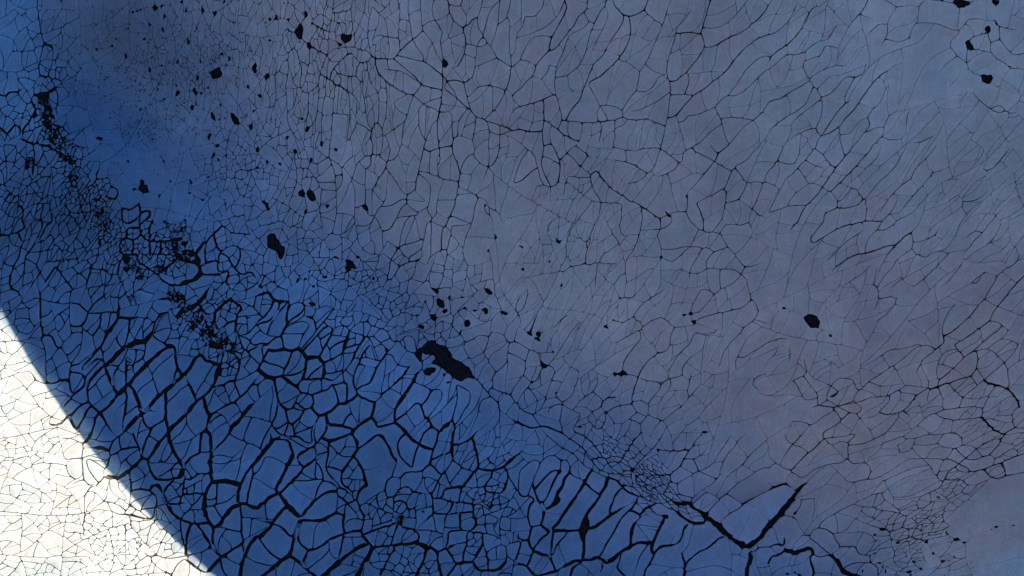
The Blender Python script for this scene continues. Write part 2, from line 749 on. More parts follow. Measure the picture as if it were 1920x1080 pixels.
d 73 70 74 64 76 59 77 57 82 58
d 85 72 88 66 91 59 95 53 98 49
e 89 86 88 92 86 97 80 101 75 105 72 108
c 95 80 89 86
d 97 78 104 72 110 66 113 62 115 59
c 86 78 90 78 94 80
e 86 97 89 100 91 104 97 103 104 101
e 104 101 104 94 106 88 110 82 114 76 118 70 121 63
e 104 101 108 104 112 108
d 105 99 112 94 118 88 121 85
d 121 86 124 88 126 95 130 100 134 105 138 108
d 128 108 131 104
d 142 106 145 102 148 97
e 138 108 144 100
e 52 96 54 102 60 103 66 104 72 106
d 47 97 44 102 41 108
d 53 102 52 108
c 97 44 98 49 102 50 105 56 110 59 115 59 118 57
c 71 33 76 34 80 36 83 37 88 36
c 70 32 76 27 82 25 88 29 92 30 98 32
c 88 36 93 41 97 44
c 98 32 101 37 102 42
c 103 40 107 40 112 46 118 49
c 113 44 110 38 109 36
c 108 40 112 36 116 36 119 39 119 45
b 52 13 58 16
b 37 12 46 16 52 12
b 68 20 74 14 76 6
b 62 26 66 22 68 18 67 10
b 58 22 64 20
b 82 6 86 10 90 15 95 15 97 10 99 4
b 94 16 97 22 100 24
b 84 19 90 22 98 26 104 22
b 100 16 101 11 105 8 110 5 113 3
b 100 16 103 21
b 113 3 115 8 112 14 111 20
c 121 63 126 60 125 58
c 120 71 126 74 131 76
c 132 77 138 76 140 82
c 150 72 151 80 150 88 148 95
d 131 78 128 84 124 88
c 140 82 136 88 130 96
c 150 72 156 75 161 78
c 161 78 160 86 156 92 153 98 150 102
c 165 68 170 74 175 80 182 87
c 182 87 183 96 181 102 177 106
c 170 82 167 90 166 96 163 102
c 176 82 168 84
d 148 99 149 104 149 108
c 174 79 176 75 184 78 192 80
c 178 74 178 66 184 60 189 55
b 160 55 165 51 171 48 174 40 176 34
b 176 34 180 32
b 181 33 186 36 190 41
b 190 41 188 50 189 56 188 64
b 160 52 156 46 156 38 152 34 148 29
b 170 48 174 54 178 60 180 63
b 142 42 145 36 147 29 148 22 152 16
b 134 40 134 32 135 24
b 160 40 166 36 172 35
b 145 9 154 7 162 6 166 2
b 120 22 124 18 126 10
b 103 22 112 18 118 22
@2,2
b 7 4 4 10 3 17 6 22 7 27
b 12 0 11 8 8 16 4 18
b 4 30 2 38 1 42
b 5 40 9 44 13 46 18 48 24 49 29 48
b 13 46 11 52 10 58 9 64 5 70 0 78
b 0 49 5 52 10 55
b 20 48 21 54 22 58
b 31 58 32 64 29 71 27 77 25 84 21 91 16 95
c 22 61 19 66
b 9 66 14 71 10 76 6 82 4 86
c 14 71 22 68
b 12 75 17 80 19 86 17 94
b 32 79 35 83 38 86
b 38 86 45 80 48 72 50 63
b 38 87 37 92 36 100 38 108
b 38 87 45 92 52 94
b 28 96 27 92 32 88 37 87
c 0 83 4 87 8 92 15 95 20 102 22 105
d 0 98 4 101 10 103 14 105 20 104 26 104 33 107
b 52 95 48 102 44 108
b 46 91 52 84 58 80 64 72 64 66
b 56 98 61 103 64 108
c 56 98 60 93 66 90 69 84 75 81
b 62 78 67 83 69 85
c 70 94 70 100 66 106
c 72 93 76 90 82 88 90 87
b 71 94 75 98 78 102 84 101 88 98 94 93
c 90 87 90 81 93 72 95 66 98 60 103 54 108 50 112 47
b 90 87 94 93 102 97
b 90 85 98 85 102 87
b 112 76 107 80 103 86 102 92 102 95 98 100 96 102
b 88 98 93 100 96 102 97 108
b 102 95 108 98 113 99 120 94 128 88 134 81 139 75 143 71
b 113 99 116 104
b 112 100 106 106
a 118 63 117 69 111 70
b 112 72 107 70 100 69 95 67 90 64
b 112 72 118 68 127 66 128 60 132 54 137 50
b 119 68 119 74 116 78
b 135 62 133 72 131 80
c 83 62 84 55 88 49 92 43
b 95 42 98 34
b 76 42 84 38 91 34 97 30 104 25 111 22 114 20
b 76 24 82 26 87 24 91 21 96 14 102 9 110 4 116 0
b 91 22 95 25 99 29
b 77 12 81 8 86 7 91 7 95 2
b 81 7 78 2
b 113 23 117 25 122 29 128 29 131 28
b 122 30 119 36 118 44 113 50
b 116 64 120 58 124 51 130 45 133 43 135 38 138 33
b 138 33 144 35 151 34 156 30
b 146 35 144 42 143 50
b 134 18 136 12 140 4 142 1 150 2
b 135 19 141 18 146 12 152 5 158 0
b 137 25 143 22 150 20 160 18 168 16 174 14 178 10
b 177 0 179 7 183 12 185 19
b 185 19 180 25 174 30 169 36 163 42 158 50 157 56 154 61
b 168 62 168 54 171 48 176 38
b 172 54 180 48 186 45 192 40
b 180 23 192 27
c 20 19 18 22 15 30
c 42 20 36 25 32 30
a 54 24 48 32 44 38
a 60 57 56 60
b 180 73 182 68 188 65 192 65
b 180 73 186 77 185 79
c 142 94 138 99 133 102 131 103
b 130 94 126 101
@2,3
c 167 0 163 7 158 13 153 19 146 26 140 31 136 34 131 36
b 131 36 131 28 134 20 138 15 142 11
c 131 36 132 41 128 44 124 48 118 52 114 57 111 63
b 111 63 114 68
c 183 0 178 7 172 14 168 20 166 25
c 166 25 160 29 152 35 144 40 140 42
b 166 25 171 25 176 28 180 32
b 172 14 180 17 188 20 192 21
b 163 8 168 12 172 14
b 181 31 176 37 170 41 164 46
b 175 38 182 39 187 43 184 49 177 56
c 139 42 143 47 147 52
c 175 30 168 35 162 40 155 46 147 52 141 58 135 64 128 69
b 142 46 135 47 130 51 127 57 126 63 128 69 127 74
b 127 57 138 59
c 127 74 136 71 145 68 152 66 156 60 157 54 157 48
b 154 47 161 46 166 46 171 50 177 56
c 177 56 179 60 180 67 181 73 180 75
b 179 61 186 56 192 53
b 177 56 170 62 163 68 158 72 152 77 146 82 144 88 143 90
b 156 60 160 65 162 69
b 152 66 157 72
d 162 70 168 72 176 74 182 78 186 83 188 87 189 91
d 122 76 127 74
c 122 76 120 75 115 78 110 82 106 88 101 92
b 118 65 120 70 121 74
b 122 76 120 80 119 86
b 128 75 130 80 131 85
b 136 73 142 79 145 82
c 101 92 108 97
c 101 92 95 94 88 95 82 92
b 99 95 94 102 89 108
b 120 75 112 74 105 73 98 76 91 80 84 82 77 82 70 85 64 86 58 88
b 98 78 105 79 111 80
b 90 46 97 46 103 45 109 43 114 41
b 90 47 84 51 78 55
b 125 46 120 43 112 44 106 49 100 54 94 58 88 62 82 66 75 70
b 94 59 97 63 99 67
b 75 70 72 74 67 78 64 83 68 88 72 91
b 75 70 80 72 85 74 90 73
b 43 82 46 76 49 71 53 68 59 68 64 69 65 74 67 77
b 27 66 31 72 35 77 38 82
b 40 70 46 73 53 77
b 42 82 48 86 54 90 61 93 66 94 70 92
c 32 90 38 88 44 89 52 89 58 87 66 84
c 49 90 52 94 55 99
c 55 99 60 94
c 55 99 49 104 42 107
b 49 92 42 96 36 101
b 33 103 28 101 22 100 17 99
b 66 95 70 99 73 103
b 108 106 114 101 120 96 127 93 135 91 143 90 152 89 160 89
b 88 88 93 83
b 88 88 84 92 81 96
b 126 96 134 98 141 99 150 98 158 97
d 160 97 164 101 168 105 171 108
b 160 95 163 86 167 78 170 75
b 164 97 170 99 176 100
b 189 89 184 92 183 98 185 104
c 178 108 185 105 190 105
b 82 0 83 8 81 14 78 17
b 83 8 90 7 98 7
b 96 11 91 17 86 22 80 25
b 16 44 17 50 15 57
b 27 52 28 58 30 64
b 16 71 22 68 28 65
b 20 70 24 77 28 84 38 82
b 45 53 53 60
b 0 41 8 38 15 38
b 8 44 5 50 0 54
b 45 83 38 88 37 80
@3,0
f 69 12 75 12 82 14
e 64 8 68 2 70 0
d 82 14 84 8 88 4 94 0
d 82 14 82 20 80 26
f 80 33 85 34 90 34 95 30 100 26 105 22
d 83 18 90 14 97 12 104 12 105 18
d 100 0 101 6 104 12
e 105 18 108 10 110 4 113 0
f 105 18 108 20 112 20
e 112 19 116 13 120 7 125 2
f 126 0 127 8 131 16 135 23 138 28
e 110 22 113 30 116 36
d 97 31 98 38 98 44
e 116 35 122 36 130 35 136 34
e 138 28 140 22 145 18 149 16 150 8 151 0
e 136 34 138 30
d 98 44 104 43 111 44 118 48
d 112 44 113 41 116 40 119 42 122 46
e 118 38 121 44 124 50 126 56
e 122 46 126 40 130 36
f 157 0 158 10 158 20 158 30 159 38
g 159 38 168 37 174 38 180 40
d 156 18 162 12 168 6 172 0
e 160 18 154 24
d 138 34 142 36 148 32 154 31
d 138 35 137 44 135 52
d 140 48 146 46 153 47
f 158 38 154 46 153 54 154 62 157 68 160 72
f 160 72 164 70 168 64 173 58 178 55 184 54 192 58
e 180 40 178 48 179 55
e 180 40 184 32 188 26 192 22
d 190 28 188 38 186 46 185 53
c 164 31 170 24 176 18 182 12
d 125 54 132 54 140 53
e 126 58 134 65 142 68 148 69 156 68
e 118 52 116 58 115 64 111 66
d 135 66 136 76 139 86
e 142 70 140 78 139 88 140 94
e 148 70 152 75 156 82 160 88 166 94
e 160 72 159 82 162 90
d 180 58 181 68 181 76 183 83
e 166 94 172 90 178 86 184 83
f 192 78 188 84 184 92 181 100 180 108
e 166 94 160 100 155 106
d 140 96 144 100 150 104 155 106
d 165 96 167 104 170 108
c 170 95 176 98 180 100
c 144 92 156 88
c 45 5 52 5 58 7 63 9
c 46 12 47 18 49 21 54 20 61 20
c 62 9 61 20 62 30 63 36 67 40 73 40
c 64 20 66 28 70 34 73 38
c 65 20 72 23 77 27 80 27
c 73 40 76 36 80 33
c 53 40 58 37 63 36
c 64 46 68 41 73 40
b 81 37 83 44 88 49 95 52
b 88 37 90 44 96 51
c 98 46 97 52 96 58
c 72 56 76 53 80 52 85 54 90 56 95 60
c 80 54 84 60 90 62 95 62
d 96 62 104 64 111 66
c 99 56 106 61 111 64
b 96 68 102 76 108 83 113 88
b 96 68 90 70 84 72 78 71 73 69
b 84 58 84 72
c 63 48 63 56 63 64 62 70 63 80
b 94 73 94 92
c 115 92 122 94 128 95 134 94 139 93
c 139 95 134 98 130 104 129 108
c 106 90 112 94 116 100 122 104 126 106
c 142 96 148 102 153 105
@3,1
e 10 0 11 6
f 13 6 8 12 4 17 0 22
e 13 6 18 5 24 7 26 12 28 17
d 26 0 25 4 32 4 36 8 43 9
d 41 0 42 8
e 44 10 36 15 30 17
d 25 4 16 4
f 28 18 25 22 22 29 18 36 15 42 15 46
d 30 19 32 23 34 26
e 18 46 24 40 30 34 35 28 40 24 44 21
g 17 47 22 53 28 60 32 64
f 0 58 6 53 12 48 17 46
c 6 18 14 20 21 24
c 0 32 4 25 6 19
d 44 10 48 5 52 0
e 50 5 55 7 62 5 68 3 72 1
d 44 12 45 18 44 21 48 27 50 32 50 37
d 54 8 54 16 52 26
e 72 2 75 7 76 12 73 18 68 25 64 31
d 76 13 82 9 88 4 92 1
e 93 2 97 7 100 13 102 18 106 22
e 73 18 77 23 80 30 82 37 83 40
d 52 27 58 27 64 30
d 64 31 64 38 70 44 74 48
d 50 37 47 40 45 46 44 51
e 33 65 38 58 44 52 50 47 55 45 60 44
d 50 37 56 38 62 42 68 44 72 48
e 76 48 79 42 83 40
d 52 28 56 34 63 41
c 61 43 61 52 60 60
e 35 66 44 67 52 65 58 62 60 61 66 63
d 66 63 67 55 69 53
d 61 48 68 53
d 69 54 75 51
e 66 63 65 70 66 76
d 75 50 78 58 81 64
d 81 64 80 70 79 76 82 82
d 0 66 6 67 12 69
f 1 80 8 74 14 66 21 57
d 12 69 18 71 24 77 26 79
d 0 77 2 80 8 88 13 93 18 96
f 33 66 30 74 28 82 26 90 25 92
f 25 92 20 96 14 101 6 107
e 32 70 31 78 33 84 38 88 42 89
e 42 89 50 85 57 80 65 77 72 75 78 74
e 25 93 32 98 38 104 43 108
d 38 90 36 96 35 98 37 104
d 65 78 64 86 62 94 63 98
c 55 80 55 88 57 94 62 96
g 52 107 58 101 64 96
f 64 96 72 90 79 86 84 84
c 66 79 80 79
e 79 76 83 82 88 87
f 86 88 84 94 80 100 76 108
e 88 87 96 86 106 85 114 84 120 83
f 120 83 127 86 133 88 136 92
d 79 78 86 75 94 72 102 70 106 68
d 104 88 100 94 97 100 93 108
e 128 88 126 96 123 102 120 108
e 136 92 137 100 139 108
d 106 70 103 78 101 85
d 108 72 116 73 122 77 121 83
e 112 0 116 5 122 9 128 12 133 13
d 126 0 123 8 120 14 118 22 117 28
d 112 1 108 5 106 11 108 18 112 23 117 27
d 137 0 135 8 132 16 131 22
d 131 23 126 28 122 30 116 30 111 31 109 35
e 148 0 147 8 147 16 148 20
d 132 21 138 18 146 15
d 148 20 144 27 139 33 135 40 133 46
d 131 24 136 30 139 32
d 148 10 156 8 162 4
e 162 4 164 10 166 18 167 26
e 165 0 162 4
e 167 26 162 32 158 38 155 41
e 155 41 148 42 141 43
e 167 28 174 29 180 28 186 26 192 20
d 186 26 189 32 188 38 187 42
d 187 42 184 46 180 46 173 45 171 41
d 171 41 176 34 178 30
c 171 41 164 42 156 41
d 154 42 152 52
c 106 22 103 30 102 34 108 35 108 43
d 102 34 98 37 97 44 98 49 103 49
d 103 49 108 43 114 41 118 45 126 46
d 141 43 140 48 138 50 133 50 131 47
c 122 46 120 54 118 59
c 118 46 114 50 112 54
d 103 49 103 60
d 103 53 110 52 114 58
d 132 50 133 58 132 62 126 68
d 148 52 146 58 142 64 141 70
d 138 50 148 53 156 53 163 55
d 163 55 163 62 165 68 164 72 158 76
d 133 61 142 62 152 61 163 60
e 153 61 153 68 154 74
d 144 75 154 74 162 75 170 76
d 158 76 158 84 156 90 155 98
d 170 76 170 84 172 90 174 96 174 104
d 144 75 144 82 142 88
e 136 90 142 88 150 84
d 143 88 147 94 150 99
e 150 99 158 98 163 97 168 88 171 84
e 163 97 166 103 174 104 182 103 188 97
c 174 90 180 86 187 86 188 97
d 144 108 150 100
c 163 55 168 54 174 58 178 58
c 182 65 178 72 182 78 188 76
@3,2
d 0 21 4 17 8 13
c 16 21 10 25 6 30 5 38 5 46
c 21 22 20 27 17 33 15 39 13 44 12 48
c 21 22 17 20
c 21 24 25 19 30 17 34 19 37 22
d 15 39 17 44 19 50 23 56
d 5 46 8 49 13 48 17 51
e 22 52 24 57 28 58
d 35 29 33 34 30 40 27 47 24 53
e 44 30 40 34 38 40 34 46 32 52 28 57
d 28 57 34 54 37 48
c 44 31 48 34 54 36
e 58 30 55 37 52 42 48 48 44 54 40 60 36 66 33 70 30 72
d 18 42 24 35 31 28
c 37 22 36 28
c 38 20 42 22 44 28
e 72 36 69 42 66 48 62 54 57 60 54 66 52 72
d 55 38 60 43 66 47
d 84 41 80 44 77 48 75 54 72 60
e 84 56 78 60 73 63 68 67 63 71 58 73
d 88 58 83 64 79 70 76 76 72 82 68 90 65 94
d 95 47 92 54 89 58
d 90 59 96 62
d 96 62 100 57 104 55 108 54
c 96 62 95 68
c 103 57 108 61 112 63
e 114 65 110 74 107 80 105 86 105 90 107 91
e 92 67 90 74 89 82 89 85
f 53 96 54 88 54 80 56 72 58 66
e 30 74 38 74 44 74 51 74
e 51 74 52 80 54 82
f 54 96 60 96 64 94 70 98 76 95 82 90 89 86
e 89 86 95 83 105 83
e 107 90 112 86 117 85 121 85
c 121 85 126 82 128 76 128 72 132 68
d 107 91 104 98 100 104 99 108
d 82 92 80 98 79 102 84 108
c 92 106 95 96 98 90 102 85
e 23 56 24 62 22 68 22 70 28 75
d 17 51 13 56 12 64 14 72
d 5 75 5 80 12 81 14 75 16 71 22 70
e 12 81 15 88 20 91 28 93
e 28 93 31 100 33 104
d 0 84 4 82 8 81
d 29 95 30 84 31 75
d 31 92 34 84 38 80 42 76
d 16 88 22 80 28 76
f 35 104 41 100 47 97 54 96
e 20 108 28 106 35 104
d 15 92 12 100
e 0 100 6 99 12 102 16 107
d 7 84 4 92 2 99
d 64 95 68 100 66 106
d 44 108 46 102 52 98
c 24 0 28 4 33 8 38 12 44 15 50 20 54 25 60 28 66 32 72 34
d 72 34 78 36 82 40 86 44 92 47 98 49
c 36 0 42 4 48 8 54 13 58 20 65 19 70 20 74 26 79 30 84 32
c 48 0 55 4 60 8 66 16 69 20
c 60 22 66 28 74 31 80 32
c 98 49 104 52 110 53 116 56 120 59
c 84 29 90 29 94 33 98 37 104 40 110 45 116 48 122 53
c 94 32 100 32 101 36 97 38
c 90 36 96 40 100 42 106 46 112 52
c 86 40 92 42 97 46
f 122 54 128 53 132 53 136 57 142 60 146 64
g 146 64 152 68 158 74 163 78 170 83 175 86
e 124 60 130 65 137 68 144 68
c 120 57 124 60
d 146 64 144 68
g 175 86 180 83 186 78 192 70
d 160 78 154 80 148 86 140 90 134 95 130 99
d 130 99 128 94 127 90
f 130 99 129 108
f 178 88 179 94 177 100 176 108
c 180 90 186 86 192 86
d 132 68 128 75
c 97 0 92 6 87 13 83 19 80 23
c 114 0 110 7 106 12 102 16 96 22 91 27
b 58 0 54 6 52 12
c 137 9 133 14 129 20 126 25 121 30 116 32 107 32 101 33
c 108 12 114 14 121 14 127 14 130 12
b 121 14 121 8 125 3
b 129 20 136 20 142 17 147 12
b 126 26 132 29 136 31
b 140 29 136 20
b 144 0 140 4 136 8
b 164 2 160 9 155 16 152 22 146 27 140 29 133 33 124 38
b 140 29 146 32 153 35
b 155 35 156 28 158 24 162 16 167 11 170 6 177 0
b 153 35 150 39 143 43 138 47 134 52
b 192 5 185 11 178 18 172 25 164 31 162 33
b 192 26 186 28 178 33 170 38 164 43 158 48 152 53 146 60
b 161 46 168 51
c 158 65 164 60 170 57 174 53 180 50 186 47
b 80 23 73 20
b 80 24 84 30
b 70 19 76 18 84 20 89 26
b 124 38 118 38 110 40
b 118 33 119 37
b 124 39 125 46 134 48
@3,3
g 0 70 6 64 12 57 18 50
f 18 50 24 42 29 38
c 38 0 42 5
c 42 5 36 11 30 16 24 22 18 28
b 42 5 48 10 54 16
b 42 5 50 4 58 3 66 1
c 68 0 64 4 60 8 60 14 60 20
b 60 20 54 23 46 24 40 26 34 28 30 32 26 34 23 36
b 60 21 64 24 72 23 76 26 77 30 74 35
b 60 8 54 7 48 10
b 62 10 70 9 78 6 84 3 88 0
b 83 10 90 7 96 5 101 3
b 101 3 104 5 112 4 118 2 126 2 134 1 144 1
b 104 5 100 9 94 10
b 98 10 99 15 106 14 108 10 110 6
b 109 9 118 10 130 8
b 108 12 112 17 117 21 123 27 124 31 128 35 133 38
b 103 20 112 20 122 20 131 20
b 145 5 145 10 139 12 130 11
b 145 10 152 10 158 15 160 18
c 172 4 164 8 157 12 150 18 144 23 139 27 132 32
c 172 0 177 2 174 7 171 12 166 17
c 166 17 158 20 151 21 145 17 140 12
c 134 20 140 22 147 26 152 27
b 139 12 136 17 130 24 128 31
c 192 16 187 18 179 21 172 24 164 27 157 29 152 30
b 166 17 170 20 168 25
c 162 29 166 33 172 35 178 33 188 31 192 30
c 176 24 178 29 178 33
b 171 20 178 15 184 12
b 192 6 184 12 180 13
b 184 12 187 15 187 18
b 140 27 146 30 150 31
b 131 36 138 36 143 35 148 38 152 42
b 55 32 58 36 62 38
b 62 38 70 36 80 35 90 30 95 27
b 82 40 88 36 95 33
b 90 45 82 46 74 49 66 53 58 57 50 61 44 65 40 68 38 72
b 64 54 72 56 80 57 88 59 96 60 104 63
c 104 63 102 68 100 72
b 104 63 110 59 118 56 124 52 130 50
b 112 56 113 50 118 47 126 43 132 40
c 100 72 104 72 106 76 106 79
b 106 73 114 68 122 63 132 58
b 132 58 132 67 137 70
b 100 72 95 74 90 76
c 106 79 112 80 118 82
c 106 79 100 81 96 84
b 72 68 77 70 84 72
b 38 72 33 74 32 78 31 82
c 38 72 44 73 49 77 51 82 54 85 53 90
c 24 77 31 78
c 31 79 36 83 42 88 47 92
d 0 86 6 84 12 85
f 12 88 20 90 27 88 31 87 34 91
d 12 88 8 92 0 93
d 12 85 12 78
d 31 92 32 98 34 104 33 108
f 47 92 52 97 56 104 62 107 65 108
c 54 86 60 86 65 86 68 92
c 34 91 38 94 46 92
c 56 103 62 99 70 98 76 98
c 68 92 76 93 77 98 82 102 82 108
b 14 0 13 5 18 9 26 12 30 15
c 27 0 22 6 17 11 11 20
b 0 18 6 23 12 27 18 30 24 34
b 6 23 0 27
d 0 44 4 42 12 39 17 41
b 22 52 25 51 24 58
b 11 62 18 64 22 66 23 70
b 24 51 36 49
b 60 73 52 76 48 76
b 64 75 72 75 78 78 80 81 86 82
"""
SPOTS = """@0,0
116 6 1.3 2 0
121 4 .7 1
123 12 1 1.8
103 8 .7 .7
105 7 .9 .6
99 9 .7 .9
136 1 .8 1.2
139 8 .8 1.6
152 7 .7 2.3
161 10 1 1.6
168 1 .8 1.6
112 18 1 .9
122 22 .7 2
141 31 1 1.9
108 29 .9 .9
84 34 .5 1.4
72 37 .6 1.2
94 42 .5 2
112 52 .6 1.8
133 46 .9 1.5
121 49 .5 .9
150 46 .6 1.2
166 40 .9 1.1
172 44 .8 1.5
148 58 1.1 1.9
133 70 1.5 2
146 69 1 3.4 .3
147 77 .5 1.5
144 81 .9 2.2
151 70 .7 .8
156 66 .7 .7
105 82 .7 1.2
123 74 .8 .8
157 102 1 2.2
186 65 .9 1.2
165 78 .6 .8
190 83 .8 1
188 95 1.4 2
75 104 2.6 1
p 160 52 163 50 165 52 167 55 165 58 162 59 159 58 157 55
p 159 84 161 87 162 91 160 90 158 87
p 173 85 175 85 178 89 179 92 178 94 175 92 173 88
p 189 52 190 48 192 47 192 55 190 54
@0,1
p 32 17 35 19 35 25 34 27 35 30 33 29 32 30 30 26 28 24 31 21
p 63 25 67 26 72 26 71 30 68 32 66 32 64 29
p 60 31 63 32 65 34 62 35
p 38 33 40 31 42 34 40 37 38 35
p 140 44 143 45 144 48 142 51 140 50
37 10 1 2.4
10 14 .8 2
15 13 .9 2
8 57 1.1 2.5
3 72 1.6 1.1
38 97 1.3 2.2 -.3
23 103 1.1 1.5
34 89 .9 1.1
49 107 1.5 1
46 20 .7 .7
42 17 .9 .7
10 30 .9 .9
62 17 .9 .6
24 14 .7 1
@0,3
p 139 0 147 0 152 1 152 3 148 4 147 6 143 6 140 3
p 168 0 174 0 173 3 171 4 168 2
p 163 21 165 19 167 20 167 24 165 25 163 23
p 170 15 172 17 173 19 171 19
p 148 31 151 30 153 33 155 37 152 38 149 35
p 160 58 162 55 165 57 168 56 169 59 167 62 164 63 161 61
181 50 1.2 .6 -.4
131 0 1.4 .8
@1,0
p 105 31 106 27 108 27 108 31 111 31 112 36 109 37 106 36 104 34
101 34 1.3 1
124 58 1 1
126 60 1 .8
139 59 .8 1
143 28 .5 2.3 .2
142 37 .8 .8
120 39 .6 1.6
96 13 .8 .8
123 13 .8 .8
156 25 .7 .8
128 28 .6 .7
152 42 .9 .9
160 8 .7 1.6
164 12 1 1.2
163 1 .8 1.4
139 57 .7 .7
p 91 84 95 82 98 85 97 88 94 91 92 88
p 130 70 133 72 134 80 132 82 129 76
p 74 70 76 73 75 77 73 75
@1,1
p 31 36 34 34 37 37 36 40 33 39
p 38 35 40 34 42 35 44 38 45 41 43 43 40 42 38 38
p 4 43 6 42 9 45 9 47 11 49 9 50 7 47
p 52 45 55 45 54 48 53 49
p 37 49 39 50 37 53 36 53
p 79 46 82 45 84 47 84 50 82 50 80 48
p 9 68 14 67 15 70 14 72 16 71 19 76 22 78 21 82 20 86 17 86 16 81 12 79 8 76 8 72
p 67 87 70 86 73 89 76 94 74 94 72 92 71 94 69 96 66 93 69 91
1 4 1.2 2
29 5 1.3 1.6
41 12 1.1 2
60 4 1.5 1.3
49 1 1 1
8 14 .7 1.5
18 15 .8 1.3
1 18 1.3 .8
60 85 1.8 .8 -.4
76 85 1 .8
52 100 1.4 .8
31 102 1 2
37 101 .9 .9
88 101 1 1.2
172 46 .8 .9
p 178 67 180 68 181 71 179 70
174 80 .8 .8
3 107 1.5 1
43 107 1.2 .8
@1,2
p 33 71 35 73 37 72 36 75 34 74
p 115 50 117 52 120 54 117 55
131 39 .9 .9
7 77 1.6 .5 -.4
8 94 1.3 .8
28 88 1 .6
112 85 1.1 .9
37 106 .9 .8
@2,1
p 132 39 136 42 142 44 146 48 147 52 152 55 156 57 160 60 162 64 164 68 160 67 157 68 154 70 150 69 146 65 142 62 138 59 134 57 131 57 135 53 133 50 127 50 124 48 124 55 122 55 119 51 120 46 124 45 127 41
p 125 63 129 60 135 60 135 62 131 64 131 66 128 65
p 135 8 138 8 141 11 142 14 139 15 136 13
p 140 17 143 15 144 17 142 19 139 18
p 130 20 135 20 135 24 133 25
p 157 24 160 24 161 26 160 29 158 29 156 27
p 170 15 173 15 174 18 173 20 171 19
p 183 17 187 18 189 20 187 21 184 19
p 171 0 175 1 178 4 175 5 172 3
p 131 0 136 1 137 4 134 3
p 122 28 126 28 126 31 124 31
p 39 11 44 11 45 13 42 14
p 37 21 43 21 42 24 40 23
141 65 1.2 .9
144 71 1.8 .6
145 7 1 1.3
153 34 .8 1.2
127 10 .8 .8
140 39 .6 .5
164 17 1 .9
157 15 .7 1.2
155 7 1.1 .5
121 20 .6 .7
98 47 1 1.6
@2,2
p 11 33 15 33 15 36 12 35
p 18 33 21 33 22 36 20 37 18 35
p 17 37 20 37 22 40 19 39
p 21 54 24 57 27 58 26 60 23 60
p 68 28 71 28 73 31 70 30
p 128 19 131 20 128 22
p 133 18 135 18 135 21 133 20
p 134 25 138 24 137 28
p 76 63 79 64 83 62 86 63 86 65 82 66 79 65 77 67
p 69 92 72 93 71 95
31 48 .8 .8
51 104 1.6 .6
77 82 1 .5
144 108 1.8 .8
15 71 1 .8
33 79 .8 1
76 24 .7 .6
@2,3
p 27 22 30 20 33 20 37 22 39 25 38 30 35 30 31 29 28 25
12 15 1 .9
47 36 1.1 .9
p 46 82 50 79 53 78 50 81
@3,1
p 104 65 107 66 108 63 111 63 110 67 109 71 107 70 106 67
125 60 1 .8
154 61 1 .8
@3,2
p 33 28 37 28 37 30 35 32
90 28 1.6 1.2
93 33 1.2 1
83 40 1.6 1
p 108 13 111 13 110 16
p 112 62 117 62 117 65 113 64
145 0 1.6 .8
129 20 .8 .8
153 35 1.1 .8
99 40 .9 .7
84 29 .9 .7
@3,3
86 73 1.5 1.3
97 83 1.5 .9
119 82 1.1 1.4
80 77 .9 .9
p 139 81 141 79 144 80 142 82
134 76 1.8 .5 -.7
171 71 1.1 1
p 126 48 129 48 127 50
109 97 1.2 .7
106 105 1.8 .9
p 129 97 133 96 131 98
115 103 .8 .9
14 106 1.5 .9
23 107 1.4 1
20 61 .9 1
147 83 1 .7
71 104 .8 .9
88 105 .7 1
107 107 1.2 .7
140 94 .8 .6
124 91 1 .6
184 70 1 .5
83 98 1.2 .6
86 101 .8 .6
80 91 1 .6
0 98 .8 .8
20 105 1 .7
"""
WIDTH = dict(a=0.8, b=1.18, c=1.8, d=3.7, e=5.5, f=7.4, g=10.0)

def from_square(r, c, x, y):
    return (c * 480 + x * 2.5 - 960.0, 540.0 - (r * 270 + y * 2.5))

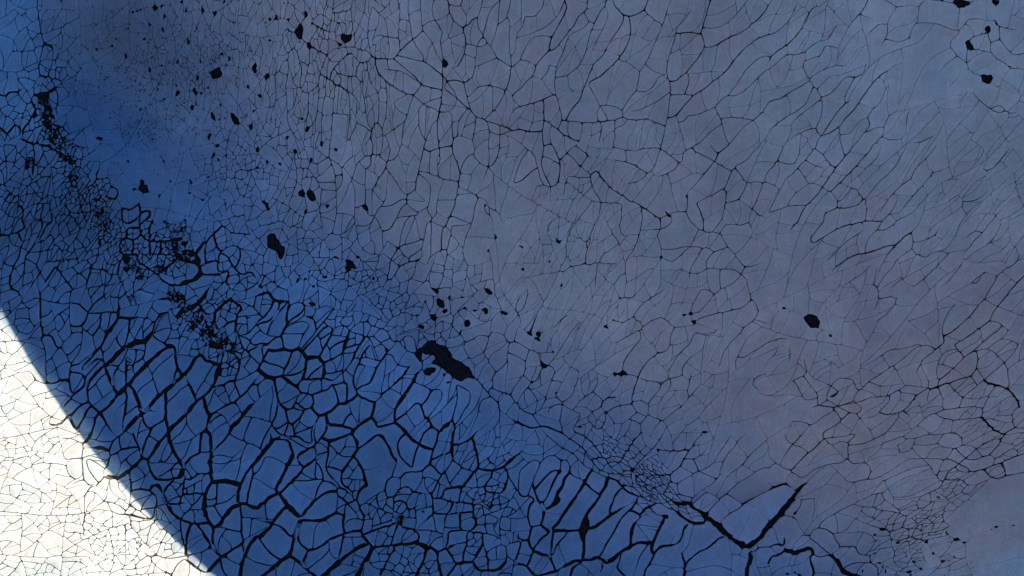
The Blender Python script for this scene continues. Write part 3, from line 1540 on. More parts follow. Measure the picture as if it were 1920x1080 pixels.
# ------------------------------------------------------------------ how the crust varies over the ground
# x, y, plate size, elongation, direction, crack width, share of open-ended cracks
ZONES = """20 100 30 1.2 70 1 0.3;70 140 18 1.3 80 1.2 0.1;200 90 26 1.4 90 0.3 0.5;320 90 17 1.8 90 0.45 0.5;420 140 16 2.1 90 0.5 0.4;440 40 18 2 90 0.6 0.3;540 150 17 2.2 90 0.8 0.15;560 40 18 1.8 90 0.85 0.15;
700 230 27 2.6 90 0.75 0.25;820 90 28.8 1.8 85 0.65 0.2;1000 60 35 2 65 0.5 0.084;1200 150 41 1.8 60 0.5 0.084;1400 200 41 1.8 50 0.5 0.084;1600 200 35 2.2 50 0.5 0.084;1760 110 72 1.6 50 0.5 0.32;1700 240 50.2 2.4 50 0.5 0.096;
1850 60 45.6 1.2 40 0.5 0.084;1860 170 35 1.2 60 0.5 0.072;1800 380 30.4 2.6 47 0.55 0.08;1600 430 33.4 2 45 0.5 0.08;1400 400 31.9 1.5 60 0.5 0.072;1450 470 45.6 1.3 30 0.5 0.096;1900 480 27.4 2.2 45 0.6 0.06;1100 400 24.3 1.5 65 0.55 0.068;
930 440 56 1.5 80 0.5 0.36;1250 330 33.4 1.4 60 0.5 0.08;700 350 31 1.7 88 0.7 0.35;560 340 18 1.3 80 1 0.05;450 320 14 1.3 80 0.8 0.1;330 260 22 1.3 90 0.36 0.5;240 300 34 1.3 70 0.22 0.6;190 200 34 1.2 70 0.24 0.6;
330 350 26 1.2 70 0.4 0.6;270 370 26 1.2 60 0.3 0.5;100 300 12 1.4 60 1.79 0;40 320 15 1.5 60 1.68 0;60 420 18 2 62 1.68 0;60 500 25 1.8 62 1.79 0;150 380 11 1.5 60 1.79 0;200 450 11 1.5 60 1.68 0;
150 500 14 1.6 60 1.68 0;290 470 14 1.2 60 1.7 0;400 520 18 1.2 60 1.7 0;390 430 17 1.2 70 1 0;450 450 19 1.2 80 1 0;600 470 19 1.2 60 1.05 0.05;720 540 18 1.2 60 1 0.05;620 560 19 1.3 50 1.2 0;
850 540 20 1.2 50 0.9 0.15;930 620 28 1.2 60 0.75 0.3;1040 580 28.5 2.6 62 0.4 0.27;1000 520 33.4 2 65 0.5 0.1;1130 600 27.4 2.4 60 0.5 0.1;1200 700 36.5 1.8 55 0.5 0.084;1380 620 39.5 1.4 50 0.5 0.096;1300 480 35 1.3 50 0.5 0.084;
1480 680 45.6 1.3 30 0.5 0.1;1600 620 45.6 1.6 35 0.5 0.1;1650 560 31.9 2 45 0.5 0.084;1780 620 30.4 2 40 0.6 0.06;1860 700 31.9 1.8 35 0.7 0.056;1560 760 25.6 1.4 25 0.6 0.08;1680 790 27.2 1.8 30 0.69 0.1;1850 860 22 2.2 25 0.805 0.15;
1860 920 17 2.8 22 0.747 0.12;1700 880 32 2.8 25 0.5 0.14;1580 900 35.2 2.6 22 0.5 0.14;1470 850 40 1.8 40 0.5 0.13;1330 790 35.2 1.5 45 0.55 0.11;1240 800 35.2 1.5 50 0.6 0.11;1120 770 27.2 1.4 60 0.7 0.08;1040 800 26 1.3 50 0.9 0.1;
1000 820 21 1.3 45 1 0.05;1130 860 13 1.7 -38 1.1 0;1200 905 10 2 -36 1.1 0;1260 940 11 2 -36 1.1 0;1130 920 32 2 55 0.8 0.1;1320 900 30 1.4 40 0.6 0.2;950 760 25 1.3 60 1 0.15;860 790 30.4 1.9 60 1.2 0.14;
780 740 32 1.6 55 1.2 0.25;700 720 30 1.6 52 1.38 0.25;630 660 25.2 1.6 55 2.85 0.1;560 610 28.8 1.6 50 2.85 0.12;690 610 20 1.2 45 1.44 0.05;800 620 19 1.2 40 1.2 0.1;650 770 33.8 1.2 50 2.82 0.17;740 870 70 1.4 55 0.945 0.7;
700 940 20 1.2 40 2.01 0;730 970 20 1.2 40 2.01 0;800 930 22.4 1.2 50 1.86 0.1;860 960 19.2 1.2 40 1.86 0.05;930 920 17.6 1.2 40 2.01 0.05;920 1000 19.2 1.2 40 1.86 0.05;1010 900 40 2.3 62 0.9 0.1;1090 950 64 2.4 60 0.8 0.35;
1010 1020 32 1.6 60 1.2 0.2;1150 1010 60 1.5 50 0.8 0.3;1260 1020 60 1.2 50 0.8 0.35;1340 1030 80 1.2 40 0.6 0.8;1460 960 80 1.2 50 0.3 0.9;1420 1040 32.4 1.2 40 0.8 0.15;1530 1020 32.4 1.2 20 0.92 0.12;1640 980 23.4 1.4 20 1.03 0.06;
1740 1000 12.6 2.2 22 0.977 0.03;1800 960 12.6 2.2 24 0.805 0.03;1890 1000 60 1.3 25 .3 0.9;1870 1060 60 1.3 25 .3 0.9;1760 1060 21.6 2 20 0.805 0.09;450 900 51.3 1.4 55 2.08 0.24;330 720 47.2 2 58 2.08 0.24;250 640 29.7 1.8 60 2.6 0.14;
130 590 23 1.5 62 1.82 0.1;180 660 30.6 1.6 60 2.6 0.1;430 780 36.5 1.4 60 2.35 0.17;300 560 25 1.4 50 1.4 0.1;380 590 15 1.2 40 1.95 0;420 640 16 1.2 40 1.82 0;480 660 28.8 1.2 50 2.6 0.1;560 830 28.4 1.2 50 3.12 0.14;
560 960 47.2 1.2 45 2.35 0.24;620 1040 36.5 1.4 50 2.6 0.17;330 940 20 1.2 45 1.95 0;300 900 28.8 1.2 50 2.64 0.1;400 1000 32.4 1.2 50 2.26 0.15;250 830 32.4 1.6 60 2.46 0.1;30 660 20.9 1.4 10 0.99 0.05;30 800 19.4 1.4 10 0.935 0.05;
60 900 20.2 1.3 10 0.935 0.05;150 830 28.6 1.2 40 1.04 0.1;200 920 28.3 1.2 60 1.04 0.1;140 1000 16.4 1.2 0 0.935 0;40 1020 19.4 1.3 10 0.88 0.05;220 1040 15.7 1.2 0 0.935 0;300 1050 23.9 1.2 30 1.04 0"""
Z = np.array([[float(t) for t in z.split()] for z in ZONES.replace('\n', '').split(';') if z.strip()])
GX0, GY0, GST = -420.0, -420.0, 15.0
GNX, GNY = 186, 130
gx = GX0 + GST * np.arange(GNX)
gy = GY0 + GST * np.arange(GNY)
MX, MY = np.meshgrid(gx, gy)               # survey coordinates, y down
def shepard(pts, vals, power=2.0):
    out = np.zeros(MX.shape + (vals.shape[1],)); den = np.zeros(MX.shape)
    for p, v in zip(pts, vals):
        w = 1.0 / ((MX - p[0]) ** 2 + (MY - p[1]) ** 2 + 150.0) ** power
        out += w[..., None] * v; den += w
    return out / den[..., None]
ang2 = np.radians(Z[:, 4]) * 2
FV = shepard(Z[:, :2], np.column_stack([np.log(Z[:, 2]), np.log(Z[:, 3]), np.cos(ang2), np.sin(ang2), Z[:, 5], Z[:, 6]]))
LN = None
def zone(u, v):
    i = min(max(int((u + 960 - GX0) / GST + .5), 0), GNX - 1)
    j = min(max(int((540 - v - GY0) / GST + .5), 0), GNY - 1)
    f = FV[j, i]
    return math.exp(f[0] + .38 * LN[j, i]), math.exp(f[1]), 0.5 * math.atan2(f[3], f[2]), f[4], f[5]

def grid_at(G, u, v):                      # bilinear lookup of a survey grid, arrays in, arrays out
    x = np.clip((np.asarray(u) + 960 - GX0) / GST, 0, GNX - 1.001)
    y = np.clip((540 - np.asarray(v) - GY0) / GST, 0, GNY - 1.001)
    i = x.astype(int); j = y.astype(int); a = x - i; b = y - j
    if G.ndim == 3:
        a = a[..., None]; b = b[..., None]
    return G[j, i] * (1 - a) * (1 - b) + G[j, i + 1] * a * (1 - b) + G[j + 1, i] * (1 - a) * b + G[j + 1, i + 1] * a * b

def vnoise(u, v, cell, seed):              # smooth value noise, -1..1
    r = np.random.default_rng(seed).uniform(-1, 1, (257, 257))
    x = np.asarray(u) / cell + 1000; y = np.asarray(v) / cell + 1000
    i = np.floor(x).astype(int); j = np.floor(y).astype(int)
    a = x - i; b = y - j
    a = a * a * (3 - 2 * a); b = b * b * (3 - 2 * b)
    i0 = i % 256; j0 = j % 256
    return (r[j0, i0] * (1 - a) * (1 - b) + r[j0, i0 + 1] * a * (1 - b) + r[j0 + 1, i0] * (1 - a) * b + r[j0 + 1, i0 + 1] * a * b)

LN = vnoise(MX, MY, 47, 41) + .5 * vnoise(MX, MY, 130, 42)
# the fold that runs from upper left to lower right, and soft swells
FOLD = np.array([(-420, -200), (60, 150), (110, 240), (220, 370), (340, 470), (430, 600), (600, 640), (760, 745), (960, 830), (1180, 890), (1290, 950), (1405, 1015), (1560, 1180), (1800, 1380)], float)
def fold_distance(X, Y):
    best = np.full(X.shape, 1e9); side = np.zeros(X.shape)
    for (ax, ay), (bx, by) in zip(FOLD[:-1], FOLD[1:]):
        dx, dy = bx - ax, by - ay
        t = np.clip(((X - ax) * dx + (Y - ay) * dy) / (dx * dx + dy * dy), 0, 1)
        d = np.hypot(X - ax - t * dx, Y - ay - t * dy)
        s = np.sign(dx * (Y - ay) - dy * (X - ax))
        m = d < best
        best = np.where(m, d, best); side = np.where(m, s, side)
    return best * side                     # > 0 below and left of the fold
FD = fold_distance(MX, MY)
XMIN, XMAX, YMIN, YMAX = -250.0, 2170.0, -250.0, 1330.0
edge_fade = np.clip(np.minimum(np.minimum(MX - XMIN, XMAX - MX), np.minimum(MY - YMIN, YMAX - MY)) / 180.0, 0, 1)
HG = 9.0 * np.exp(-(FD / 60.0) ** 2) - 6.0 * (1 - np.exp(-np.clip(FD, 0, None) / 250.0)) + 5 * vnoise(MX, MY, 330, 5) + 1.8 * vnoise(MX, MY, 120, 6)
HG *= edge_fade
def height(u, v):
    return grid_at(HG, u, v)               # mm

# crust colour with light painted in: blue skylight below and along the fold, fading to beige away from it,
# darker patches in the upper left, sunlit ivory in the lower left corner
def sstep(t):
    t = np.clip(t, 0, 1); return t * t * (3 - 2 * t)
def blob(x, y, sx, sy, rot=0.0):
    c_, s_ = math.cos(rot), math.sin(rot)
    dx, dy = MX - x, MY - y
    return np.exp(-(((dx * c_ + dy * s_) / sx) ** 2 + ((-dx * s_ + dy * c_) / sy) ** 2))
def mixc(A, B, t):
    return A * (1 - t[..., None]) + B * t[..., None]
skylight_fade = sstep((-FD - 10 + 22 * vnoise(MX, MY, 90, 51)) / (270.0 + 270.0 * sstep((1000 - MX) / 600.0)))
TG = mixc(np.array([.18, .285, .435]) * np.ones(MX.shape + (3,)), np.array([.77, .575, .50]), skylight_fade)
TG *= (1 + .20 * blob(1330, 1040, 160, 80) + .34 * blob(680, 650, 380, 95, .66))[..., None]
TG = mixc(TG, np.array([.86, .755, .68]), .85 * sstep((MX - 1250) / 500.0) * sstep((520 - MY) / 420.0))
TG = mixc(TG, np.array([.86, .565, .465]), .85 * blob(1600, 770, 400, 250))
TG = mixc(TG, np.array([.60, .63, .64]), .85 * sstep((MX * .5 + MY - 1930) / 120.0))
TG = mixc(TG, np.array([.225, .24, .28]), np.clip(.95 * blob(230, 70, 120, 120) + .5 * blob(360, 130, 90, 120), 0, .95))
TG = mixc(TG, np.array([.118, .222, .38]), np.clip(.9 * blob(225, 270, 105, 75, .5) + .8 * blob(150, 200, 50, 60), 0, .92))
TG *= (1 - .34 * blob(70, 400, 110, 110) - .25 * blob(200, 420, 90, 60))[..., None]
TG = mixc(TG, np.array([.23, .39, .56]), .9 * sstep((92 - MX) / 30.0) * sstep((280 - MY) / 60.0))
TG *= (1 + .07 * vnoise(MX, MY, 150, 52) + .06 * vnoise(MX, MY, 60, 53))[..., None]
corner = sstep((MY - 1.22 * MX - 578 + 12 * vnoise(MX, MY, 50, 54)) / 42.0) * sstep((430 - MX) / 60.0)  # painted sunlight, laid roughly along the shadow edge
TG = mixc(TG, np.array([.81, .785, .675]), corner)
# towards the rim of the survey everything turns into the common beige of the far crust
rimf = sstep(np.minimum(np.minimum(MX - XMIN, XMAX - MX), np.minimum(MY - YMIN, YMAX - MY)) / 190.0)
TG = mixc(np.array([.62, .56, .50]) * np.ones(MX.shape + (3,)), TG, rimf)
# the soil in the cracks: near black, sunlit tan painted in at the lower left corner
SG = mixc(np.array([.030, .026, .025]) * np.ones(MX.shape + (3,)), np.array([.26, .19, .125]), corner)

# ------------------------------------------------------------------ survey lines to a planar network of cracks
def smooth_line(pts, step=4.5):
    pts = np.array(pts, float)
    if len(pts) < 3:
        d = np.linalg.norm(pts[-1] - pts[0]); k = max(2, int(d / step) + 1)
        return np.array([pts[0] + (pts[-1] - pts[0]) * t for t in np.linspace(0, 1, k)])
    ext = np.vstack([2 * pts[0] - pts[1], pts, 2 * pts[-1] - pts[-2]])
    out = []
    for k in range(1, len(ext) - 2):
        p0, p1, p2, p3 = ext[k - 1:k + 3]
        m = max(1, int(round(np.linalg.norm(p2 - p1) / step)))
        for t in np.arange(m) / m:
            out.append(0.5 * ((2 * p1) + (-p0 + p2) * t + (2 * p0 - 5 * p1 + 4 * p2 - p3) * t * t + (-p0 + 3 * p1 - 3 * p2 + p3) * t ** 3))
    out.append(pts[-1])
    return np.array(out)

lines = []                                  # [points, width]
sq = (0, 0)
for row in CRACKS.split('\n'):
    row = row.strip()
    if not row: continue
    if row[0] == '@':
        sq = tuple(int(t) for t in row[1:].split(',')); continue
    t = row.split(); w = WIDTH[t[0]]; n = [float(q) for q in t[1:]]
    P = [from_square(sq[0], sq[1], n[k], n[k + 1]) for k in range(0, len(n), 2)]
    # cracks that leave the picture run on a little
    for end, nxt in ((0, 1), (-1, -2)):
        x, y = P[end]
        if abs(x) > 955 or abs(y) > 535:
            d = np.array(P[end]) - np.array(P[nxt]); d = d / (np.linalg.norm(d) + 1e-6) * random.uniform(30, 110)
            e = (x + d[0], y + d[1])
            if end == 0: P.insert(0, e)
            else: P.append(e)
    lines.append([smooth_line(P, 3.2 if w > 3 else 4.2), w])

# beyond the survey the cracks run on: one wandering crack round it and others leading outwards
ringp = []
for k in range(64):
    a = 2 * math.pi * k / 64; c_, s_ = math.cos(a), math.sin(a)
    q = 1.0 / max(abs(c_) / 1030.0, abs(s_) / 605.0); q *= 1 + random.uniform(-.018, .018)
    ringp.append((q * c_, q * s_))
ringp.append(ringp[0])
lines.append([smooth_line(ringp), 1.4])
for k in range(0, 64, 2):
    x, y = ringp[k]; sx = 1.22 if abs(x) / 1030 > abs(y) / 605 else 1.0; sy = 1.45 if sx == 1.0 else 1.0
    lines.append([smooth_line([(x, y), (x * (1 + sx) / 2 + random.uniform(-12, 12), y * (1 + sy) / 2 + random.uniform(-12, 12)), (x * sx, y * sy)]), 1.2])

pits = []
for row in SPOTS.split('\n'):
    row = row.strip()
    if not row: continue
    if row[0] == '@':
        sq = tuple(int(t) for t in row[1:].split(',')); continue
    t = row.split()
    if t[0] == 'p':
        n = [float(q) for q in t[1:]]
        P = np.array([from_square(sq[0], sq[1], n[k], n[k + 1]) for k in range(0, len(n), 2)])
    else:
        n = [float(q) for q in t]
        cx, cy = from_square(sq[0], sq[1], n[0], n[1])
        rx, ry = n[2] * 3.1, n[3] * 3.1; rot = n[4] if len(n) > 4 else random.uniform(-.3, .3)
        m = 7
        P = []
        for k in range(m):
            a = 2 * math.pi * k / m + random.uniform(-.3, .3); r = random.uniform(.75, 1.2)
            x, y = rx * r * math.cos(a), ry * r * math.sin(a)
            P.append((cx + x * math.cos(rot) - y * math.sin(rot), cy + x * math.sin(rot) + y * math.cos(rot)))
        P = np.array(P)
    area = 0.5 * np.sum(P[:, 0] * np.roll(P[:, 1], -1) - np.roll(P[:, 0], -1) * P[:, 1])
    if area < 0: P = P[::-1]
    # ragged outline
    Q = []
    for k in range(len(P)):
        a, b = P[k], P[(k + 1) % len(P)]; L = np.linalg.norm(b - a); m = max(1, int(L / 2.3))
        nrm = np.array([-(b - a)[1], (b - a)[0]]) / (L + 1e-6)
        for j in range(m):
            Q.append(a + (b - a) * j / m + (nrm * random.uniform(-1.9, 1.6) if j else 0))
    pits.append((np.array(Q), abs(area)))

# snap loose ends onto neighbouring cracks
for P, w in lines:
    if len(P) > 2: P[1:-1] += RNG.normal(0, .22, (len(P) - 2, 2))
starts = np.cumsum([0] + [len(l[0]) for l in lines])
allp = np.vstack([l[0] for l in lines] + [p[0] for p in pits])
own = np.concatenate([np.full(len(l[0]), i) for i, l in enumerate(lines)] + [np.full(len(p[0]), 10000 + i) for i, p in enumerate(pits)])
for i, (P, w) in enumerate(lines):
    for e in (0, -1):
        d2 = (allp[:, 0] - P[e][0]) ** 2 + (allp[:, 1] - P[e][1]) ** 2
        d2[own == i] = 1e9
        k = int(np.argmin(d2))
        if d2[k] < 10.5 ** 2:
            P[e] = allp[k]
            allp[starts[i] if e == 0 else starts[i + 1] - 1] = allp[k]
XY, EI, EWI = [], [], []
key = {}
def vid(p):
    k = (round(p[0] * 8), round(p[1] * 8))
    if k not in key:
        key[k] = len(XY); XY.append((float(p[0]), float(p[1])))
    return key[k]
U0, U1, V0, V1 = XMIN - 960, XMAX - 960, 540 - YMAX, 540 - YMIN
def seg(a, b, w):
    i, j = vid(a), vid(b)
    if i != j:
        EI.append((i, j)); EWI.append(w)
for P, w in lines:
    m = len(P)
    P[:, 0] = np.clip(P[:, 0], U0 + 4, U1 - 4); P[:, 1] = np.clip(P[:, 1], V0 + 4, V1 - 4)
    wob = 1 + .28 * vnoise(P[:, 0], P[:, 1], 23, 3) + .15 * vnoise(P[:, 0], P[:, 1], 9, 4)
    for k in range(m - 1):
        seg(P[k], P[k + 1], w * wob[k])
for P, a in pits:
    for k in range(len(P)):
        seg(P[k], P[(k + 1) % len(P)], .8)
bt = lambda a, b: np.linspace(a, b, int(abs(b - a) / 14) + 1)
rim = [(x, V0) for x in bt(U0, U1)] + [(U1, y) for y in bt(V0, V1)[1:]] + [(x, V1) for x in bt(U1, U0)[1:]] + [(U0, y) for y in bt(V1, V0)[1:-1]]
for k in range(len(rim)):
    seg(rim[k], rim[(k + 1) % len(rim)], 1.0)

cv, ce, cf, ov, oe, of = MG.delaunay_2d_cdt([Vector(p) for p in XY], EI, [], 0, 0.35, True)
V = [(p.x, p.y) for p in cv]
EW = {}
for (i, j), src in zip(ce, oe):
    ww = [EWI[s] for s in src if s < len(EWI)]
    if ww: EW[(min(i, j), max(i, j))] = max(ww)

# blind ends taper out
adj = {}
for i, j in EW:
    adj.setdefault(i, []).append(j); adj.setdefault(j, []).append(i)
for i in [q for q in adj if len(adj[q]) == 1]:
    prev, cur = i, adj[i][0]
    EW[(min(i, cur), max(i, cur))] *= .35
    for f in (.6, .85):
        if len(adj[cur]) != 2: break
        nx_ = [q for q in adj[cur] if q != prev][0]
        EW[(min(cur, nx_), max(cur, nx_))] *= f
        prev, cur = cur, nx_

# one connected network: every stray piece is tied to its nearest neighbour by a hairline
par = list(range(len(V)))
def find(a):
    while par[a] != a:
        par[a] = par[par[a]]; a = par[a]
    return a
for i, j in EW: par[find(i)] = find(j)
used = sorted({i for e in EW for i in e})
UA = np.array(used); UP = np.array([V[i] for i in used])
while True:
    roots = np.array([find(i) for i in used])
    ids, cnt = np.unique(roots, return_counts=True)
    if len(ids) == 1: break
    main = ids[np.argmax(cnt)]
    for r in ids:
        if r == main: continue
        roots = np.array([find(i) for i in used]) if len(ids) < 40 else roots
        rr = find(int(r))
        A = np.where(roots == r)[0]; B = np.where(roots != r)[0]
        best = (1e18, 0, 0)
        for a in A:
            d2 = (UP[B, 0] - UP[a, 0]) ** 2 + (UP[B, 1] - UP[a, 1]) ** 2
            k = int(np.argmin(d2))
            if d2[k] < best[0]: best = (d2[k], UA[a], UA[B[k]])
        d, a, b = best
        if find(int(a)) == find(int(b)): continue
        a, b = int(a), int(b)
        L = math.sqrt(d); m = max(1, int(L / 4.5)); prev = a
        bow = random.gauss(0, .08) * L; px_, py_ = -(V[b][1] - V[a][1]) / (L + 1e-9), (V[b][0] - V[a][0]) / (L + 1e-9)
        for k in range(1, m):
            t = k / m
            q = bow * math.sin(math.pi * t) + random.uniform(-.4, .4)
            V.append((V[a][0] + (V[b][0] - V[a][0]) * t + px_ * q, V[a][1] + (V[b][1] - V[a][1]) * t + py_ * q))
            par.append(len(V) - 1); nv = len(V) - 1
            EW[(min(prev, nv), max(prev, nv))] = .14; par[find(nv)] = find(prev); prev = nv
        EW[(min(prev, b), max(prev, b))] = .14
        par[find(a)] = find(b)
    used = sorted({i for e in EW for i in e}); UA = np.array(used); UP = np.array([V[i] for i in used])

# faces of the network
nb = {}
for i, j in EW:
    nb.setdefault(i, []).append(j); nb.setdefault(j, []).append(i)
pos = {}
for i, L in nb.items():
    L.sort(key=lambda k: math.atan2(V[k][1] - V[i][1], V[k][0] - V[i][0]))
    pos[i] = {k: n for n, k in enumerate(L)}
seen = set(); faces = []
for i, L in nb.items():
    for j in L:
        if (i, j) in seen: continue
        loop = []; a, b = i, j
        while (a, b) not in seen:
            seen.add((a, b)); loop.append(a)
            N = nb[b]; c = N[(pos[b][a] - 1) % len(N)]
            a, b = b, c
        P = np.array([V[k] for k in loop])
        A = 0.5 * np.sum(P[:, 0] * np.roll(P[:, 1], -1) - np.roll(P[:, 0], -1) * P[:, 1])
        if A > 0: faces.append(loop)

def inside(P, x, y):
    a = P; b = np.roll(P, -1, 0)
    c = (a[:, 1] > y) != (b[:, 1] > y)
    if not c.any(): return False
    xx = a[c, 0] + (y - a[c, 1]) * (b[c, 0] - a[c, 0]) / (b[c, 1] - a[c, 1])
    return bool(np.count_nonzero(xx > x) % 2)

def centre(P):
    x, y = P[:, 0], P[:, 1]; xn, yn = np.roll(x, -1), np.roll(y, -1)
    c = x * yn - xn * y; A = c.sum() / 2
    if abs(A) < 1e-6: return A, x.mean(), y.mean()
    return A, ((x + xn) * c).sum() / (6 * A), ((y + yn) * c).sum() / (6 * A)

def inner_point(P):
    A, cx, cy = centre(P)
    if inside(P, cx, cy): return cx, cy
    for _ in range(12):
        i, j = random.randrange(len(P)), random.randrange(len(P))
        x, y = (P[i] + P[j]) / 2
        if inside(P, x, y): return x, y
    return None

pit_box = [(p[:, 0].min(), p[:, 0].max(), p[:, 1].min(), p[:, 1].max()) for p, a in pits]
def in_pit(x, y):
    for (p, a), bx in zip(pits, pit_box):
        if bx[0] <= x <= bx[1] and bx[2] <= y <= bx[3] and inside(p, x, y): return True
    return False

# crumbled stretches, where the crust has broken to bits
CRUMBLE = [(84, 195, 15), (90, 218, 22), (103, 246, 22), (112, 270, 18), (128, 295, 16), (60, 300, 12), (140, 330, 12), (195, 420, 12), (185, 400, 10), (330, 465, 19), (352, 482, 20), (300, 505, 18), (265, 515, 12),
           (245, 500, 10), (320, 555, 17), (345, 580, 19), (368, 600, 20), (392, 618, 20), (415, 640, 18), (438, 658, 15), (345, 430, 10), (335, 570, 12), (250, 560, 8), (310, 940, 9), (748, 970, 7), (265, 1020, 7)]
def crumble(u, v):
    x, y = u + 960, 540 - v
    return max([math.exp(-((x - a) ** 2 + (y - b) ** 2) / (r * r)) for a, b, r in CRUMBLE])

print('TIME network', time.time() - T0)
# ------------------------------------------------------------------ secondary cracks: plates split until they have the size of their zone
def cross_any(path, P, skip):
    a = path[:-1, None]; b = path[1:, None]
    c = P[None]; d = np.roll(P, -1, 0)[None]
    def o(p, q, r): return (q[..., 0] - p[..., 0]) * (r[..., 1] - p[..., 1]) - (q[..., 1] - p[..., 1]) * (r[..., 0] - p[..., 0])
    hit = (o(a, b, c) * o(a, b, d) < 0) & (o(c, d, a) * o(c, d, b) < 0)
    hit[:, skip] = False
    return bool(hit.any())

def add_path(pts, a, b, w0, w1):
    ids = [a]
    for p in pts:
        V.append((float(p[0]), float(p[1]))); ids.append(len(V) - 1)
    if b is not None: ids.append(b)
    m = len(ids) - 1
    for k in range(m):
        i, j = ids[k], ids[k + 1]
        EW[(min(i, j), max(i, j))] = w0 + (w1 - w0) * (k + .5) / m
    return ids

plates = []
tried = set()
stack = [(f, 0, 0) for f in faces]
while stack:
    loop, depth, blind = stack.pop()
    n = len(loop)
    if n < 3: continue
    P = np.array([V[k] for k in loop])
    A, cx, cy = centre(P)
    if A < 1.0: continue
    if depth == 0 and A < 6000:
        ip = inner_point(P)
        if ip and in_pit(*ip): continue
    # blind ends of surveyed cracks often run on as a hairline to the next crack
    if blind == 0 and n < 4000:
        tip = next((q for q in range(n) if loop[q - 1] == loop[(q + 1) % n] and loop[q] not in tried), None)
        if tip is not None:
            tried.add(loop[tip])
            if random.random() < .7:
                b0 = P[tip]; q0 = P[tip - 4] if n > 8 else P[tip - 1]
                d = b0 - q0; d = d / (np.linalg.norm(d) + 1e-9)
                a_ = random.gauss(0, .12); d = np.array([d[0] * math.cos(a_) - d[1] * math.sin(a_), d[0] * math.sin(a_) + d[1] * math.cos(a_)])
                e = np.roll(P, -1, 0) - P; r = P - b0
                den = d[0] * e[:, 1] - d[1] * e[:, 0]
                with np.errstate(divide='ignore', invalid='ignore'):
                    t = (r[:, 0] * e[:, 1] - r[:, 1] * e[:, 0]) / den
                    s = (r[:, 0] * d[1] - r[:, 1] * d[0]) / den
                left = (e[:, 0] * (b0[1] - P[:, 1]) - e[:, 1] * (b0[0] - P[:, 0])) > 0
                kk = np.where((np.abs(den) > 1e-9) & (s >= 0) & (s < 1) & (t > 2.5) & (t < 75) & left)[0]
                if len(kk):
                    k1 = kk[np.argmin(t[kk])]; j = int(k1 if s[k1] < .5 else k1 + 1) % n; i = tip
                    b = P[j]; D = np.linalg.norm(b - b0)
                    if loop[i] != loop[j] and D > 2 and min(abs(i - j), n - abs(i - j)) > 2:
                        m = max(2, int(D / 4.2)); tt = np.linspace(0, 1, m + 1)
                        nrm = np.array([-(b - b0)[1], (b - b0)[0]]) / D
                        path = b0 + (b - b0) * tt[:, None] + nrm * (random.gauss(0, .05) * D * np.sin(math.pi * tt))[:, None]
                        la = np.array(loop); la = (la == loop[i]) | (la == loop[j])
                        if not cross_any(path, P, la | np.roll(la, -1)):
                            ids = add_path(path[1:-1], loop[i], loop[j], .75, .5)
                            if i > j: i, j = j, i; ids = ids[::-1]
                            stack.append((loop[i:j + 1] + ids[-2:0:-1], depth + 1, 0))
                            stack.append((loop[j:] + loop[:i + 1] + ids[1:-1], depth + 1, 0))
                            continue
            stack.append((loop, depth, 0)); continue
    L, asp, ang, w, dang = zone(cx, cy)
    cr = crumble(cx, cy)
    if cr > .22:
        L = L * (1 - cr) + 4.6 * cr; dang = 0
    if A < L * L * random.uniform(.75, 1.75):
        plates.append((loop, A, cx, cy, cr)); continue
    done = False
    partial = dang > 0 and A < 6 * L * L and random.random() < dang
    ca, sa = math.cos(ang), math.sin(ang); sq_ = math.sqrt(asp)
    M = np.array([[ca / sq_, sa / sq_], [-sa * sq_, ca * sq_]])
    Q = (P - (cx, cy)) @ M.T
    C = np.cov(Q.T)
    ev, evec = np.linalg.eigh(C)
    ratio = math.sqrt(max(ev[1], 1e-6) / max(ev[0], 1e-6))
    for attempt in range(5):
        th = math.atan2(evec[1, 0], evec[0, 0]) if ratio > 1.15 else random.uniform(0, math.pi)
        th += random.gauss(0, .22 + .15 * attempt)
        d = np.linalg.solve(M, np.array([math.cos(th), math.sin(th)])); d /= np.linalg.norm(d)
        base = np.array([cx, cy]) + np.array([-d[1], d[0]]) * random.gauss(0, .13) * math.sqrt(A)
        if attempt > 1 or not inside(P, base[0], base[1]):
            ip = inner_point(P)
            if ip is None: break
            base = np.array(ip)
        e = np.roll(P, -1, 0) - P
        den = d[0] * e[:, 1] - d[1] * e[:, 0]
        r = P - base
        with np.errstate(divide='ignore', invalid='ignore'):
            t = (r[:, 0] * e[:, 1] - r[:, 1] * e[:, 0]) / den
            s = (r[:, 0] * d[1] - r[:, 1] * d[0]) / den
        left = (e[:, 0] * (base[1] - P[:, 1]) - e[:, 1] * (base[0] - P[:, 0])) > 0
        ok = (np.abs(den) > 1e-9) & (s >= 0) & (s < 1) & left
        kp = np.where(ok & (t > 0))[0]; kn = np.where(ok & (t < 0))[0]
        if not len(kp) or not len(kn): continue
        k1 = kp[np.argmin(t[kp])]; k2 = kn[np.argmax(t[kn])]
        i = int(k1 if s[k1] < .5 else k1 + 1) % n
        j = int(k2 if s[k2] < .5 else k2 + 1) % n
        if i == j or loop[i] == loop[j] or abs(i - j) < 3 or n - abs(i - j) < 3: continue
        a, b = P[i], P[j]
        D = np.linalg.norm(b - a)
        if D < 3.5: continue
        m = max(2, int(D / (4.2 if D > 14 else 3.2)))
        tt = np.linspace(0, 1, m + 1)
        nrm = np.array([-(b - a)[1], (b - a)[0]]) / D
        amp = (.07 if attempt < 2 else .02) * D * (2.2 if w < .35 else 1)
        bow = random.gauss(0, 1) * amp; s2 = random.gauss(0, .35) * amp
        off = bow * np.sin(math.pi * tt) + s2 * np.sin(2 * math.pi * tt)
        wig = np.concatenate([[0], RNG.normal(0, .42 if D > 10 else .25, m - 1), [0]])
        path = a + (b - a) * tt[:, None] + nrm * (off + wig)[:, None]
        la = np.array(loop); la = (la == loop[i]) | (la == loop[j])
